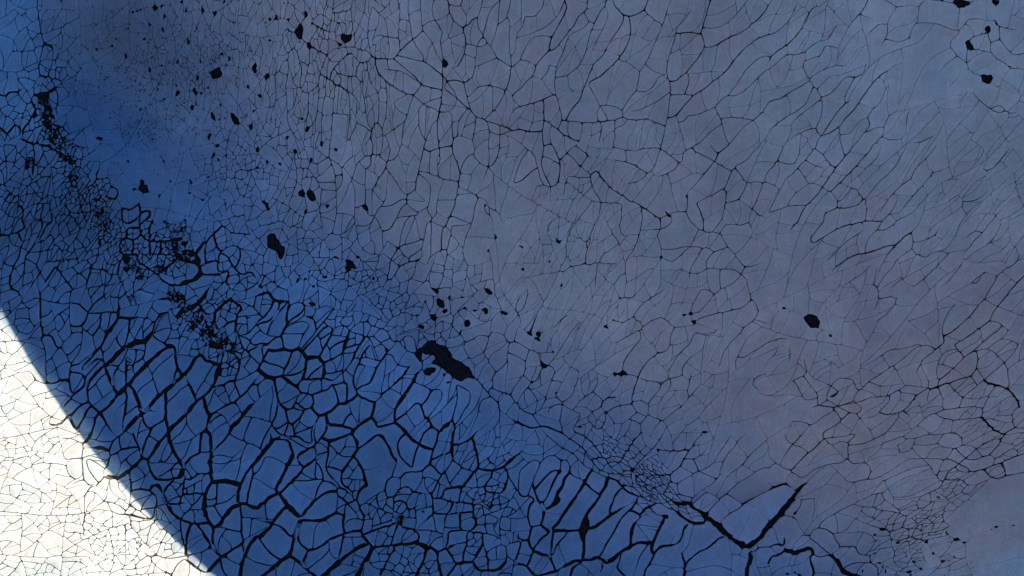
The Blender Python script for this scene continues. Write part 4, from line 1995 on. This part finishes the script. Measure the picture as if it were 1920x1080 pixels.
        skip = la | np.roll(la, -1)
        if cross_any(path, P, skip): continue
        ww = max(.1, w * random.uniform(.55, 1.3))
        if partial:
            if random.random() < .5: i, j = j, i; path = path[::-1]
            cut = max(2, int(m * random.uniform(.4, .85)))
            ids = add_path(path[1:cut], loop[i], None, ww, .15)
            loop = loop[:i] + ids + ids[-2::-1] + loop[i + 1:]
            # a blind crack uses up part of what the zone calls for
            if blind > A / (L * L) or random.random() < .2: plates.append((loop, A, cx, cy, cr))
            else: stack.append((loop, depth + 1, blind + 1))
        else:
            ids = add_path(path[1:-1], loop[i], loop[j], ww, ww * random.uniform(.7, 1.2))
            if i > j: i, j = j, i; ids = ids[::-1]
            stack.append((loop[i:j + 1] + ids[-2:0:-1], depth + 1, blind // 2))
            stack.append((loop[j:] + loop[:i + 1] + ids[1:-1], depth + 1, blind // 2))
        done = True
        break
    if not done: plates.append((loop, A, cx, cy, cr))

print('TIME split', time.time() - T0)
# relax the network a little so that junctions open into Ys
VA = np.array(V)
E = np.array(list(EW.keys()))
deg = np.bincount(E.ravel(), minlength=len(VA)).astype(float)
free = (deg >= 2) & (VA[:, 0] > U0 + 1) & (VA[:, 0] < U1 - 1) & (VA[:, 1] > V0 + 1) & (VA[:, 1] < V1 - 1)
for _ in range(2):
    acc = np.zeros_like(VA)
    np.add.at(acc, E[:, 0], VA[E[:, 1]]); np.add.at(acc, E[:, 1], VA[E[:, 0]])
    VA[free] += .3 * (acc[free] / deg[free, None] - VA[free])

# ------------------------------------------------------------------ materials
def new_mat(name):
    m = bpy.data.materials.new(name); m.use_nodes = True
    nt = m.node_tree; b = nt.nodes['Principled BSDF']
    return m, nt, b
def nd(nt, kind, **kw):
    n = nt.nodes.new(kind)
    for k, v in kw.items():
        if k in n.inputs: n.inputs[k].default_value = v
        else: setattr(n, k, v)
    return n

def crust_material():
    m, nt, b = new_mat('pale_crust')
    lk = nt.links.new
    geo = nd(nt, 'ShaderNodeNewGeometry')
    at = nd(nt, 'ShaderNodeAttribute', attribute_name='tint')
    big = nd(nt, 'ShaderNodeTexNoise', Scale=7.0, Detail=5.0, Roughness=.6)
    mid = nd(nt, 'ShaderNodeTexNoise', Scale=38.0, Detail=5.0, Roughness=.65)
    fine = nd(nt, 'ShaderNodeTexNoise', Scale=330.0, Detail=3.0, Roughness=.6)
    for n in (big, mid, fine): lk(geo.outputs['Position'], n.inputs['Vector'])
    # fine vertical brush-like streaks
    mp = nd(nt, 'ShaderNodeMapping'); mp.inputs['Scale'].default_value = (260, 14, 1)
    lk(geo.outputs['Position'], mp.inputs['Vector'])
    st = nd(nt, 'ShaderNodeTexNoise', Scale=1.0, Detail=3.0, Roughness=.6)
    lk(mp.outputs[0], st.inputs['Vector'])
    def ramp(src, lo, hi, a, b_):
        r = nd(nt, 'ShaderNodeMapRange'); r.inputs[1].default_value = lo; r.inputs[2].default_value = hi
        r.inputs[3].default_value = a; r.inputs[4].default_value = b_
        lk(src, r.inputs[0]); return r.outputs[0]
    def mul(a, b_):
        n = nd(nt, 'ShaderNodeMath', operation='MULTIPLY'); lk(a, n.inputs[0]); lk(b_, n.inputs[1]); return n.outputs[0]
    k = mul(mul(ramp(big.outputs[0], .3, .7, .87, 1.11), ramp(mid.outputs[0], .3, .7, .90, 1.09)), mul(ramp(fine.outputs[0], .3, .7, .87, 1.12), ramp(st.outputs[0], .3, .7, .95, 1.05)))
    po = nd(nt, 'ShaderNodeTexNoise', Scale=520.0, Detail=2.0, Roughness=.5)
    lk(geo.outputs['Position'], po.inputs['Vector'])
    k = mul(k, ramp(po.outputs[0], .64, .74, 1.0, .62))
    vm = nd(nt, 'ShaderNodeVectorMath', operation='SCALE')
    lk(at.outputs['Color'], vm.inputs[0]); lk(k, vm.inputs['Scale'])
    # faint reddish and bluish blotches in the clay
    bl = nd(nt, 'ShaderNodeTexNoise', Scale=16.0, Detail=4.0, Roughness=.55)
    mp2 = nd(nt, 'ShaderNodeMapping'); mp2.inputs['Location'].default_value = (3, 7, 1)
    lk(geo.outputs['Position'], mp2.inputs['Vector']); lk(mp2.outputs[0], bl.inputs['Vector'])
    cr = nd(nt, 'ShaderNodeValToRGB')
    cr.color_ramp.elements[0].position = .35; cr.color_ramp.elements[0].color = (1.05, .98, .96, 1)
    cr.color_ramp.elements[1].position = .65; cr.color_ramp.elements[1].color = (.95, 1.01, 1.02, 1)
    lk(bl.outputs[0], cr.inputs[0])
    v2 = nd(nt, 'ShaderNodeVectorMath', operation='MULTIPLY')
    lk(vm.outputs[0], v2.inputs[0]); lk(cr.outputs[0], v2.inputs[1])
    lk(v2.outputs[0], b.inputs['Base Color'])
    b.inputs['Roughness'].default_value = .86
    b.inputs['Specular IOR Level'].default_value = .25
    bp = nd(nt, 'ShaderNodeBump', Strength=.5, Distance=.0012)
    bp2 = nd(nt, 'ShaderNodeBump', Strength=.35, Distance=.0004)
    lk(mid.outputs[0], bp.inputs['Height']); lk(fine.outputs[0], bp2.inputs['Height'])
    lk(bp.outputs[0], bp2.inputs['Normal']); lk(bp2.outputs[0], b.inputs['Normal'])
    return m

def dark_material(name, c0, c1, scale, tinted=False):
    m, nt, b = new_mat(name)
    lk = nt.links.new
    geo = nd(nt, 'ShaderNodeNewGeometry')
    n = nd(nt, 'ShaderNodeTexNoise', Scale=scale, Detail=6.0, Roughness=.7)
    lk(geo.outputs['Position'], n.inputs['Vector'])
    cr = nd(nt, 'ShaderNodeValToRGB')
    cr.color_ramp.elements[0].position = .35; cr.color_ramp.elements[0].color = (*c0, 1)
    cr.color_ramp.elements[1].position = .7; cr.color_ramp.elements[1].color = (*c1, 1)
    lk(n.outputs[0], cr.inputs[0])
    if tinted:
        at = nd(nt, 'ShaderNodeAttribute', attribute_name='tint')
        v = nd(nt, 'ShaderNodeVectorMath', operation='MULTIPLY')
        lk(cr.outputs[0], v.inputs[0]); lk(at.outputs['Color'], v.inputs[1]); lk(v.outputs[0], b.inputs['Base Color'])
    else: lk(cr.outputs[0], b.inputs['Base Color'])
    b.inputs['Roughness'].default_value = .95
    b.inputs['Specular IOR Level'].default_value = .1
    bp = nd(nt, 'ShaderNodeBump', Strength=.8, Distance=.002)
    lk(n.outputs[0], bp.inputs['Height']); lk(bp.outputs[0], b.inputs['Normal'])
    return m

def far_crust_material():
    # the same crust farther off, where single plates can no longer be told apart
    m, nt, b = new_mat('far_crust')
    lk = nt.links.new
    geo = nd(nt, 'ShaderNodeNewGeometry')
    v = nd(nt, 'ShaderNodeTexVoronoi', feature='DISTANCE_TO_EDGE', Scale=40.0)
    nz = nd(nt, 'ShaderNodeTexNoise', Scale=9.0, Detail=4.0)
    lk(geo.outputs['Position'], nz.inputs['Vector'])
    mx = nd(nt, 'ShaderNodeMix', data_type='VECTOR'); mx.inputs[0].default_value = .06
    lk(geo.outputs['Position'], mx.inputs[4]); lk(nz.outputs['Color'], mx.inputs[5])
    lk(mx.outputs[1], v.inputs['Vector'])
    cr = nd(nt, 'ShaderNodeValToRGB')
    cr.color_ramp.elements[0].position = .018; cr.color_ramp.elements[0].color = (.05, .045, .04, 1)
    cr.color_ramp.elements[1].position = .035; cr.color_ramp.elements[1].color = (.62, .56, .50, 1)
    lk(v.outputs['Distance'], cr.inputs[0])
    cn = nd(nt, 'ShaderNodeMapRange'); cn.inputs[1].default_value = .3; cn.inputs[2].default_value = .7; cn.inputs[3].default_value = .86; cn.inputs[4].default_value = 1.1
    lk(nz.outputs[0], cn.inputs[0])
    vm = nd(nt, 'ShaderNodeVectorMath', operation='SCALE')
    lk(cr.outputs[0], vm.inputs[0]); lk(cn.outputs[0], vm.inputs['Scale'])
    lk(vm.outputs[0], b.inputs['Base Color'])
    b.inputs['Roughness'].default_value = .9
    return m

M_CRUST = crust_material()
M_SOIL = dark_material('dark_soil', (.5, .5, .5), (1.6, 1.5, 1.4), 300.0, True)
M_SCAB = dark_material('black_scab', (.004, .004, .006), (.05, .048, .054), 420.0)
M_FAR = far_crust_material()

# ------------------------------------------------------------------ ground: dark bed under the crust, pale sheet out to the horizon
DEPTH = 7.0
def make_mesh(name, verts, faces_, mats, mat_idx=None, smooth=None, tint=None):
    me = bpy.data.meshes.new(name)
    me.from_pydata(verts, [], faces_)
    for m in mats: me.materials.append(m)
    if mat_idx is not None: me.polygons.foreach_set('material_index', np.asarray(mat_idx, dtype=np.int32))
    if smooth is not None: me.polygons.foreach_set('use_smooth', np.asarray(smooth, dtype=bool))
    if tint is not None:
        a = me.color_attributes.new('tint', 'FLOAT_COLOR', 'POINT')
        a.data.foreach_set('color', np.column_stack([tint, np.ones(len(tint))]).astype(np.float32).ravel())
    me.update()
    return me

bx = np.linspace(U0, U1, 350); by = np.linspace(V0, V1, 230)
BX, BY = np.meshgrid(bx, by)
bz = height(BX, BY) - DEPTH + .9 * vnoise(BX, BY, 14, 21) + .5 * vnoise(BX, BY, 6, 22)
gv = np.column_stack([BX.ravel() * S, BY.ravel() * S, bz.ravel() * S])
nxg, nyg = len(bx), len(by)
ii = (np.arange(nyg - 1)[:, None] * nxg + np.arange(nxg - 1)[None]).ravel()
gf = np.column_stack([ii, ii + 1, ii + nxg + 1, ii + nxg]).tolist()
gv = gv.tolist(); gm = [0] * len(gf)
R = 600.0
xs = [-R, U0 * S, U1 * S, R]; ys = [-R, V0 * S, V1 * S, R]
o0 = len(gv)
for y in ys:
    for x in xs: gv.append((x, y, 0.0))
for j in range(3):
    for i in range(3):
        if i == 1 and j == 1: continue
        q = o0 + j * 4 + i
        gf.append([q, q + 1, q + 5, q + 4]); gm.append(1)
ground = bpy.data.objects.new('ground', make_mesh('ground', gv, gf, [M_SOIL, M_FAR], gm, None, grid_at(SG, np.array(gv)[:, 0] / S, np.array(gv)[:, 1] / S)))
COL.objects.link(ground)
ground['kind'] = 'structure'
ground['label'] = 'dark soil bed under the pale crust, showing black in every crack'

# ------------------------------------------------------------------ the plates
def inset(P, hw):
    e = np.roll(P, -1, 0) - P
    L = np.hypot(e[:, 0], e[:, 1]) + 1e-9
    nn = np.column_stack([-e[:, 1] / L, e[:, 0] / L])           # inward
    n1 = np.roll(nn, 1, 0); h1 = np.roll(hw, 1); n2 = nn; h2 = hw
    det = n1[:, 0] * n2[:, 1] - n1[:, 1] * n2[:, 0]
    dot = (n1 * n2).sum(1)
    with np.errstate(divide='ignore', invalid='ignore'):
        ox = (h1 * n2[:, 1] - h2 * n1[:, 1]) / det
        oy = (h2 * n1[:, 0] - h1 * n2[:, 0]) / det
    o = np.column_stack([ox, oy])
    avg = (n1 * h1[:, None] + n2 * h2[:, None]) / 2
    flat = np.abs(det) < .25
    o[flat] = avg[flat]
    uturn = (dot < -.9)
    d_in = np.roll(e, 1, 0) / np.roll(L, 1)[:, None]
    o[uturn] = d_in[uturn] * .3
    lim = 2.2 * np.maximum(h1, h2)
    ln = np.hypot(o[:, 0], o[:, 1]) + 1e-9
    o *= np.minimum(1, lim / ln)[:, None]
    return P + o

def area2(P):
    return .5 * np.sum(P[:, 0] * np.roll(P[:, 1], -1) - np.roll(P[:, 0], -1) * P[:, 1])

built = []
for loop, A, cx, cy, cr in plates:
    if cr > .3 and random.random() < .4 * cr: continue
    L_ = np.array(loop)
    P = VA[L_]
    hw = np.array([EW[(min(a, b), max(a, b))] for a, b in zip(loop, loop[1:] + loop[:1])]) * .5
    hw = hw * (1 + .25 * RNG.normal(0, 1, len(hw))).clip(.5, 1.6)
    elen = np.hypot(*(np.roll(P, -1, 0) - P).T)
    if area2(P) < 1.12 * np.sum(hw * elen): continue
    R0 = inset(P, hw)
    # round the corners where cracks are wide
    k = np.clip(hw / 2.2, 0.12, .55)[:, None]
    R0 = R0 * (1 - k) + k * .5 * (np.roll(R0, 1, 0) + np.roll(R0, -1, 0))
    a0 = area2(R0)
    if a0 < 3.0: continue
    bev = np.minimum(np.clip(hw * .55, .05, 1.3), .12 * math.sqrt(a0))
    R1 = inset(R0, bev)
    if area2(R1) < .3 * a0: R1 = R0 * .93 + R0.mean(0) * .07
    
    # a lower ledge of broken crust in parts of the wide cracks
    led = np.clip(vnoise(P[:, 0], P[:, 1], 26, 61) * 1.3 + .25 * vnoise(P[:, 0], P[:, 1], 7, 62) + .12, 0, .85) * np.clip((hw - .5) / .9, 0, 1)
    led = (led + np.roll(led, 1) + np.roll(led, -1)) / 3
    R2 = inset(R0, -hw * led * 1.35)
    built.append((R0, R1, a0, cx, cy, R2, float(led.max())))

print('TIME inset', time.time() - T0)
def keep_inside(T, tf, R):
    tf = np.array(tf); c = T[tf].mean(1)
    keep = np.zeros(len(tf), bool)
    a = R; b = np.roll(R, -1, 0)
    for s_ in range(0, len(tf), 512):
        q = c[s_:s_ + 512]
        y = q[:, 1][:, None]
        m = (a[None, :, 1] > y) != (b[None, :, 1] > y)
        with np.errstate(divide='ignore', invalid='ignore'):
            xx = a[None, :, 0] + (y - a[None, :, 1]) * ((b[:, 0] - a[:, 0]) / (b[:, 1] - a[:, 1]))[None]
        keep[s_:s_ + 512] = ((m & (xx > q[:, 0][:, None])).sum(1) % 2) == 1
    return [list(map(int, f)) for f in tf[keep]]

def plate_geometry(R0, R1, a0, cx, cy, R2, ledge):
    n = len(R0)
    pts = [Vector((float(p[0]), float(p[1]))) for p in R1]
    x0, x1 = R1[:, 0].min(), R1[:, 0].max(); y0, y1 = R1[:, 1].min(), R1[:, 1].max()
    inner = []
    if a0 > 80:
        st = min(9.0, max(4.5, .3 * math.sqrt(a0)))
        for gy_ in np.arange(y0 + st * .6, y1, st):
            for gx_ in np.arange(x0 + st * .6, x1, st):
                q = (gx_ + random.uniform(-.2, .2) * st, gy_ + random.uniform(-.2, .2) * st)
                if inside(R1, *q) and np.min((R1[:, 0] - q[0]) ** 2 + (R1[:, 1] - q[1]) ** 2) > .12 * st * st: inner.append(q)
    pts += [Vector(q) for q in inner]
    try:
        tv, te, tf, a, b, c = MG.delaunay_2d_cdt(pts, [(k, (k + 1) % n) for k in range(n)], [], 0, 1e-3, False)
    except Exception:
        return None
    if not tf: return None
    T = np.array([(p.x, p.y) for p in tv])
    tf = keep_inside(T, tf, R1)
    if not tf: return None
    dist = np.array([np.min((R1[:, 0] - p[0]) ** 2 + (R1[:, 1] - p[1]) ** 2) for p in T]) ** .5
    w = zone(cx, cy)[3]; calm = min(1.0, w / .9)
    off = (random.uniform(-.5, .5) + random.gauss(0, .25)) * calm
    tx, ty = random.gauss(0, .018) * calm, random.gauss(0, .018) * calm
    curl = random.uniform(-1.7, .35) * min(w, 1.4) * min(1.0, math.sqrt(a0) / 22.0)
    base = lambda Q: height(Q[:, 0], Q[:, 1]) + off + tx * (Q[:, 0] - cx) + ty * (Q[:, 1] - cy)
    zt = base(T) + curl * np.clip(1 - dist / 8.0, 0, 1) ** 2
    z1 = base(R1) + curl
    z0 = base(R0) + curl - min(.75, .1 * math.sqrt(a0))
    loose = inside(FLAP, cx, cy) and a0 > 60            # the pale slab above the forked crack stands up
    if loose:
        zt = zt + 6; z1 = z1 + 6; z0 = z0 + 6
    zs = z0 - (1.3 if ledge < .03 else 2.3)
    zb = base(R0) - DEPTH - 1.5
    Rb = R2
    nt_ = len(T)
    verts = np.vstack([np.column_stack([T, zt]), np.column_stack([R1, z1]), np.column_stack([R0, z0]), np.column_stack([R0, zs]), np.column_stack([R2, zs - .35]), np.column_stack([Rb, zb])]) * S
    fs = [list(f) for f in tf]; mi = [0] * len(fs); sm = [True] * len(fs)
    # triangles from the tessellation must face up
    for f in fs:
        p, q, r = T[f[0]], T[f[1]], T[f[2]]
        if (q[0] - p[0]) * (r[1] - p[1]) - (q[1] - p[1]) * (r[0] - p[0]) < 0: f.reverse()
    a1 = nt_; b1 = nt_ + n; c1 = nt_ + 2 * n; e1 = nt_ + 3 * n; d1 = nt_ + 4 * n
    for k in range(n):
        q = (k + 1) % n
        fs.append([b1 + k, b1 + q, a1 + q, a1 + k]); mi.append(0); sm.append(False)
        fs.append([c1 + k, c1 + q, b1 + q, b1 + k]); mi.append(0); sm.append(False)
        if ledge >= .03:
            fs.append([e1 + k, e1 + q, c1 + q, c1 + k]); mi.append(0); sm.append(False)
        fs.append([d1 + k, d1 + q, e1 + q, e1 + k]); mi.append(1); sm.append(False)
    j = 1 + random.gauss(0, .032) * min(1.0, w / .8)
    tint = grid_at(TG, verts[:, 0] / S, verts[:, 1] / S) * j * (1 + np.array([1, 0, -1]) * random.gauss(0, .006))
    if loose: tint[:c1] = tint[:c1] * .35 + np.array([.50, .47, .58]) * .65
    wide = 1 + .22 * min(1.0, max(0.0, (w - .5)))
    tint[a1:c1] *= wide  # highlight painted on plate rims by wide cracks
    tint[:nt_] *= (1 + .13 * min(1.0, w) * np.clip(1 - dist / 2.0, 0, 1))[:, None]  # pale halo painted just inside the plate edges
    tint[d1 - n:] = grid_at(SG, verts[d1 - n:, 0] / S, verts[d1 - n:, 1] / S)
    if ledge >= .03: tint[d1 - n:d1] = tint[c1:c1 + n] * .62
    return verts, fs, mi, sm, tint

FLAP = np.array([(x - 960.0, 540.0 - y) for x, y in ((1296, 944), (1345, 985), (1400, 1024), (1512, 904), (1470, 902), (1420, 925), (1370, 930), (1330, 925))])
def visible_area(b):
    R0, a0 = b[0], b[2]
    fx = np.mean((np.abs(R0[:, 0]) < 960) & (np.abs(R0[:, 1]) < 540))
    return a0 * fx
order = sorted(range(len(built)), key=lambda k: -visible_area(built[k]))
single = set(order[:300])
bv, bf, bm, bs, btint = [], [], [], [], []
count = 0
for k, b in enumerate(built):
    g = plate_geometry(*b)
    if g is None: continue
    verts, fs, mi, sm, tint = g
    if k in single:
        ob = bpy.data.objects.new('plate', make_mesh('plate', verts.tolist(), fs, [M_CRUST, M_SOIL], mi, sm, tint))
        COL.objects.link(ob); ob.parent = ground
    else:
        bv.append(verts); btint.append(tint)
        bf += [[i + count for i in f] for f in fs]; bm += mi; bs += sm; count += len(verts)
rest = bpy.data.objects.new('small_plates', make_mesh('small_plates', np.vstack(bv).tolist(), bf, [M_CRUST, M_SOIL], bm, bs, np.vstack(btint)))
COL.objects.link(rest); rest.parent = ground; rest['kind'] = 'stuff'
print('TIME plates', time.time() - T0)
print('PLATES', len(built), 'verts', count)

# ------------------------------------------------------------------ bare black patches where plates have come away
PATCHES = [
 (830, 680, 'largest bare black patch, long and jagged, right of the wide-cracked plates'),
 (515, 462, 'long bare black patch slanting above the wide cracks, left of middle'),
 (656, 498, 'small forked black patch with a pale chip in it, between the two long black patches'),
 (1522, 602, 'rough oval black patch standing alone among the faint cracks on the right'),
 (402, 137, 'round scalloped black patch among the short vertical flecks near the upper left'),
 (560, 58, 'tall ragged black patch near the top edge with two small holes below it'),
 (648, 72, 'flat-topped black patch near the top edge, right of the tall ragged one'),
 (1803, 6, 'black patch cut by the top edge near the right corner, wider of two'),
 (1868, 4, 'black patch cut by the top edge near the right corner, narrower of two'),
 (1852, 55, 'small upright black patch below the top edge near the right corner'),
 (1819, 84, 'leaning oval black patch near the upper right corner'),
 (1851, 147, 'lobed black patch, lowest of the black patches near the upper right corner'),
 (268, 351, 'black patch with a thin spike on top, in the smooth blue area on the left'),
 (582, 367, 'oval black patch, larger of the touching pair left of the long thin vertical cracks'),
 (565, 363, 'black patch, smaller of the touching pair left of the long thin vertical cracks'),
 (684, 389, 'small tilted black patch at the lower end of a thin vertical crack'),
 (441, 222, 'slanting black patch below the round scalloped one'),
 (834, 118, 'black patch hanging on a thin crack in the upper middle'),
 (812, 697, 'small black patch tucked under the largest jagged one'),
 (826, 569, 'oval black patch with a small one at its foot, above the largest jagged patch'),
 (878, 606, 'round black patch just above and right of the largest jagged one'),
 (1163, 702, 'dumbbell shaped black patch below a thin crack, right of middle'),
 (1020, 685, 'drop shaped black patch right of the largest jagged one'),
]
def scab(P, label):
    c = P.mean(0)
    x0, x1, y0, y1 = P[:, 0].min(), P[:, 0].max(), P[:, 1].min(), P[:, 1].max()
    Q = c + (P - c) * 1.06
    pts = [Vector(q) for q in Q.tolist()]; n = len(Q)
    st = 2.4
    for y in np.arange(y0, y1, st):
        for x in np.arange(x0, x1, st):
            q = (x + random.uniform(-.9, .9), y + random.uniform(-.9, .9))
            if inside(P, *q) and np.min((Q[:, 0] - q[0]) ** 2 + (Q[:, 1] - q[1]) ** 2) > 1.5: pts.append(Vector(q))
    tv, te, tf, a, b, d = MG.delaunay_2d_cdt(pts, [], [list(range(n))], 1, 1e-3, False)
    T = np.array([(p.x, p.y) for p in tv])
    hz = height(T[:, 0], T[:, 1])
    dist = np.array([np.min((Q[:, 0] - p[0]) ** 2 + (Q[:, 1] - p[1]) ** 2) for p in T]) ** .5
    z = hz - DEPTH + .6 + np.clip(dist, 0, 4) / 4 * (2.6 + 2.2 * vnoise(T[:, 0], T[:, 1], 7, 31)) + RNG.uniform(-1.2, 1.2, len(T)) * (dist > .8)
    top = np.column_stack([T[:, 0], T[:, 1], z]); low = np.column_stack([Q[:, 0], Q[:, 1], height(Q[:, 0], Q[:, 1]) - DEPTH - 2])
    m = len(T)
    fs = []
    for f in tf:
        f = list(f); p, q, r = T[f[0]], T[f[1]], T[f[2]]
        if (q[0] - p[0]) * (r[1] - p[1]) - (q[1] - p[1]) * (r[0] - p[0]) < 0: f.reverse()
        fs.append(f)
    ring = np.column_stack([Q[:, 0], Q[:, 1], height(Q[:, 0], Q[:, 1]) - DEPTH + .6])
    for k in range(n):
        q = (k + 1) % n
        fs.append([m + n + k, m + n + q, m + q, m + k])
    vv = np.vstack([top, ring, low]) * S
    o3 = np.array([c[0] * S, c[1] * S, 0.0])
    ob = bpy.data.objects.new('bare_patch', make_mesh('bare_patch', (vv - o3).tolist(), fs, [M_SCAB]))
    ob.location = o3
    COL.objects.link(ob)
    ob['label'] = label; ob['category'] = 'bare patch'; ob['group'] = 'bare black patches in the crust'
for x, y, label in PATCHES:
    u, v = x - 960, 540 - y
    k = min(range(len(pits)), key=lambda q: abs(pits[q][0][:, 0].mean() - u) + abs(pits[q][0][:, 1].mean() - v) - .02 * pits[q][1])
    scab(pits[k][0], label)

# ------------------------------------------------------------------ dark crumbs and stand-ins for small holes, scattered over the left of the crust
cvs, cfs = [], []
def speck(u, v, r, lift=0.25):
    m = random.choice((5, 6, 7)); z = float(height(np.array([u]), np.array([v]))[0])
    o = len(cvs); rot = random.uniform(0, 6.28); st = random.uniform(.5, 1)
    th = .35 + .35 * r
    for lev, kk in ((-.6, 1.0), (lift + th * .6, .95), (lift + th, .55)):
        for q in range(m):
            a = rot + 6.283 * q / m; rr = r * kk * (1 + .3 * math.sin(3 * a + rot * 5))
            cvs.append(((u + rr * math.cos(a) * st) * S, (v + rr * math.sin(a)) * S, (z + lev) * S))
    for l in (0, 1):
        for q in range(m):
            p = (q + 1) % m
            cfs.append([o + l * m + q, o + l * m + p, o + (l + 1) * m + p, o + (l + 1) * m + q])
    cfs.append([o + 2 * m + q for q in range(m)])
def scatter(n, cx, cy, sx, sy, r0, r1):
    for _ in range(n):
        speck(random.gauss(cx, sx) - 960, 540 - random.gauss(cy, sy), r0 + (r1 - r0) * random.random() ** 2.5)
scatter(260, 330, 110, 80, 75, .6, 2.4)
scatter(260, 240, 170, 60, 70, .5, 1.6)
scatter(120, 265, 245, 22, 14, .5, 1.6)
scatter(700, 290, 140, 95, 85, .35, 1.0)
scatter(90, 340, 440, 24, 14, .5, 1.9)
scatter(110, 410, 190, 60, 90, .6, 2.2)
scatter(60, 1760, 1010, 70, 40, .5, 1.6)
for a, b, r in CRUMBLE:
    scatter(20, a, b, r * .55, r * .55, .6, 1.8)
dvs, dfs = cvs, cfs
cvs, cfs = [], []
for a, b, r in CRUMBLE:
    scatter(16, a, b, r * .7, r * .7, .8, 2.4)
tv_ = grid_at(TG, np.array(cvs)[:, 0] / S, np.array(cvs)[:, 1] / S) * 1.05
chips = bpy.data.objects.new('pale_chips', make_mesh('pale_chips', cvs, cfs, [M_CRUST], None, None, tv_))
COL.objects.link(chips)
chips['kind'] = 'stuff'; chips['label'] = 'small pale chips of crust lying in the crumbled stretches on the left'; chips['category'] = 'chips'
cvs, cfs = dvs, dfs
specks = bpy.data.objects.new('dark_crumbs', make_mesh('dark_crumbs', cvs, cfs, [M_SCAB]))  # black specks standing in for small holes in the crust
COL.objects.link(specks)
specks['kind'] = 'stuff'; specks['label'] = 'tiny black crumbs standing in for small holes in the crust near the upper left'; specks['category'] = 'specks'

# ------------------------------------------------------------------ an added, unseen round tank whose shadow lies over the crust
TR = 1.666; TH = 2.8
off = TH / math.tan(SUN_ELEV)
tcx, tcy = (1470 - 960) * S + off * SUN_DIR[0], (540 + 197) * S + off * SUN_DIR[1]
def ring_mesh(name, prof, mat, seg_=160):
    vs_, fs_ = [], []
    for r, z in prof:
        for k in range(seg_):
            a = 2 * math.pi * k / seg_; vs_.append((r * math.cos(a), r * math.sin(a), z))
    for l in range(len(prof) - 1):
        for k in range(seg_):
            q = (k + 1) % seg_
            fs_.append([l * seg_ + k, l * seg_ + q, (l + 1) * seg_ + q, (l + 1) * seg_ + k])
    if prof[-1][0] > .01: fs_.append([(len(prof) - 1) * seg_ + k for k in range(seg_)])
    return make_mesh(name, vs_, fs_, [mat])
mt, ntt, bb = new_mat('blocker_tan')
gn = nd(ntt, 'ShaderNodeNewGeometry'); tn = nd(ntt, 'ShaderNodeTexNoise', Scale=3.0, Detail=8.0, Roughness=.65)
ntt.links.new(gn.outputs['Position'], tn.inputs['Vector'])
rr = nd(ntt, 'ShaderNodeValToRGB')
rr.color_ramp.elements[0].color = (.34, .24, .18, 1); rr.color_ramp.elements[1].color = (.56, .42, .33, 1)
ntt.links.new(tn.outputs[0], rr.inputs[0]); ntt.links.new(rr.outputs[0], bb.inputs['Base Color'])
bb.inputs['Roughness'].default_value = .9
blocker = bpy.data.objects.new('sun_blocker', None)
blocker.location = (tcx, tcy, 0)
COL.objects.link(blocker)
blocker['label'] = 'added unseen round tank beside the crust, its shadow covering most of it'; blocker['category'] = 'blocker'
for nm, prof in (('blocker_wall', [(TR - .03, -.05), (TR - .03, TH - .12)]), ('blocker_rim', [(TR - .026, TH - .13), (TR, TH - .12), (TR, TH - .004), (TR - .10, TH - .004)]), ('blocker_lid', [(TR - .10, TH - .05), (TR - .10, TH), (.3, TH + .0), (.005, TH + .001)])):
    ob = bpy.data.objects.new(nm, ring_mesh(nm, prof, mt)); COL.objects.link(ob); ob.parent = blocker
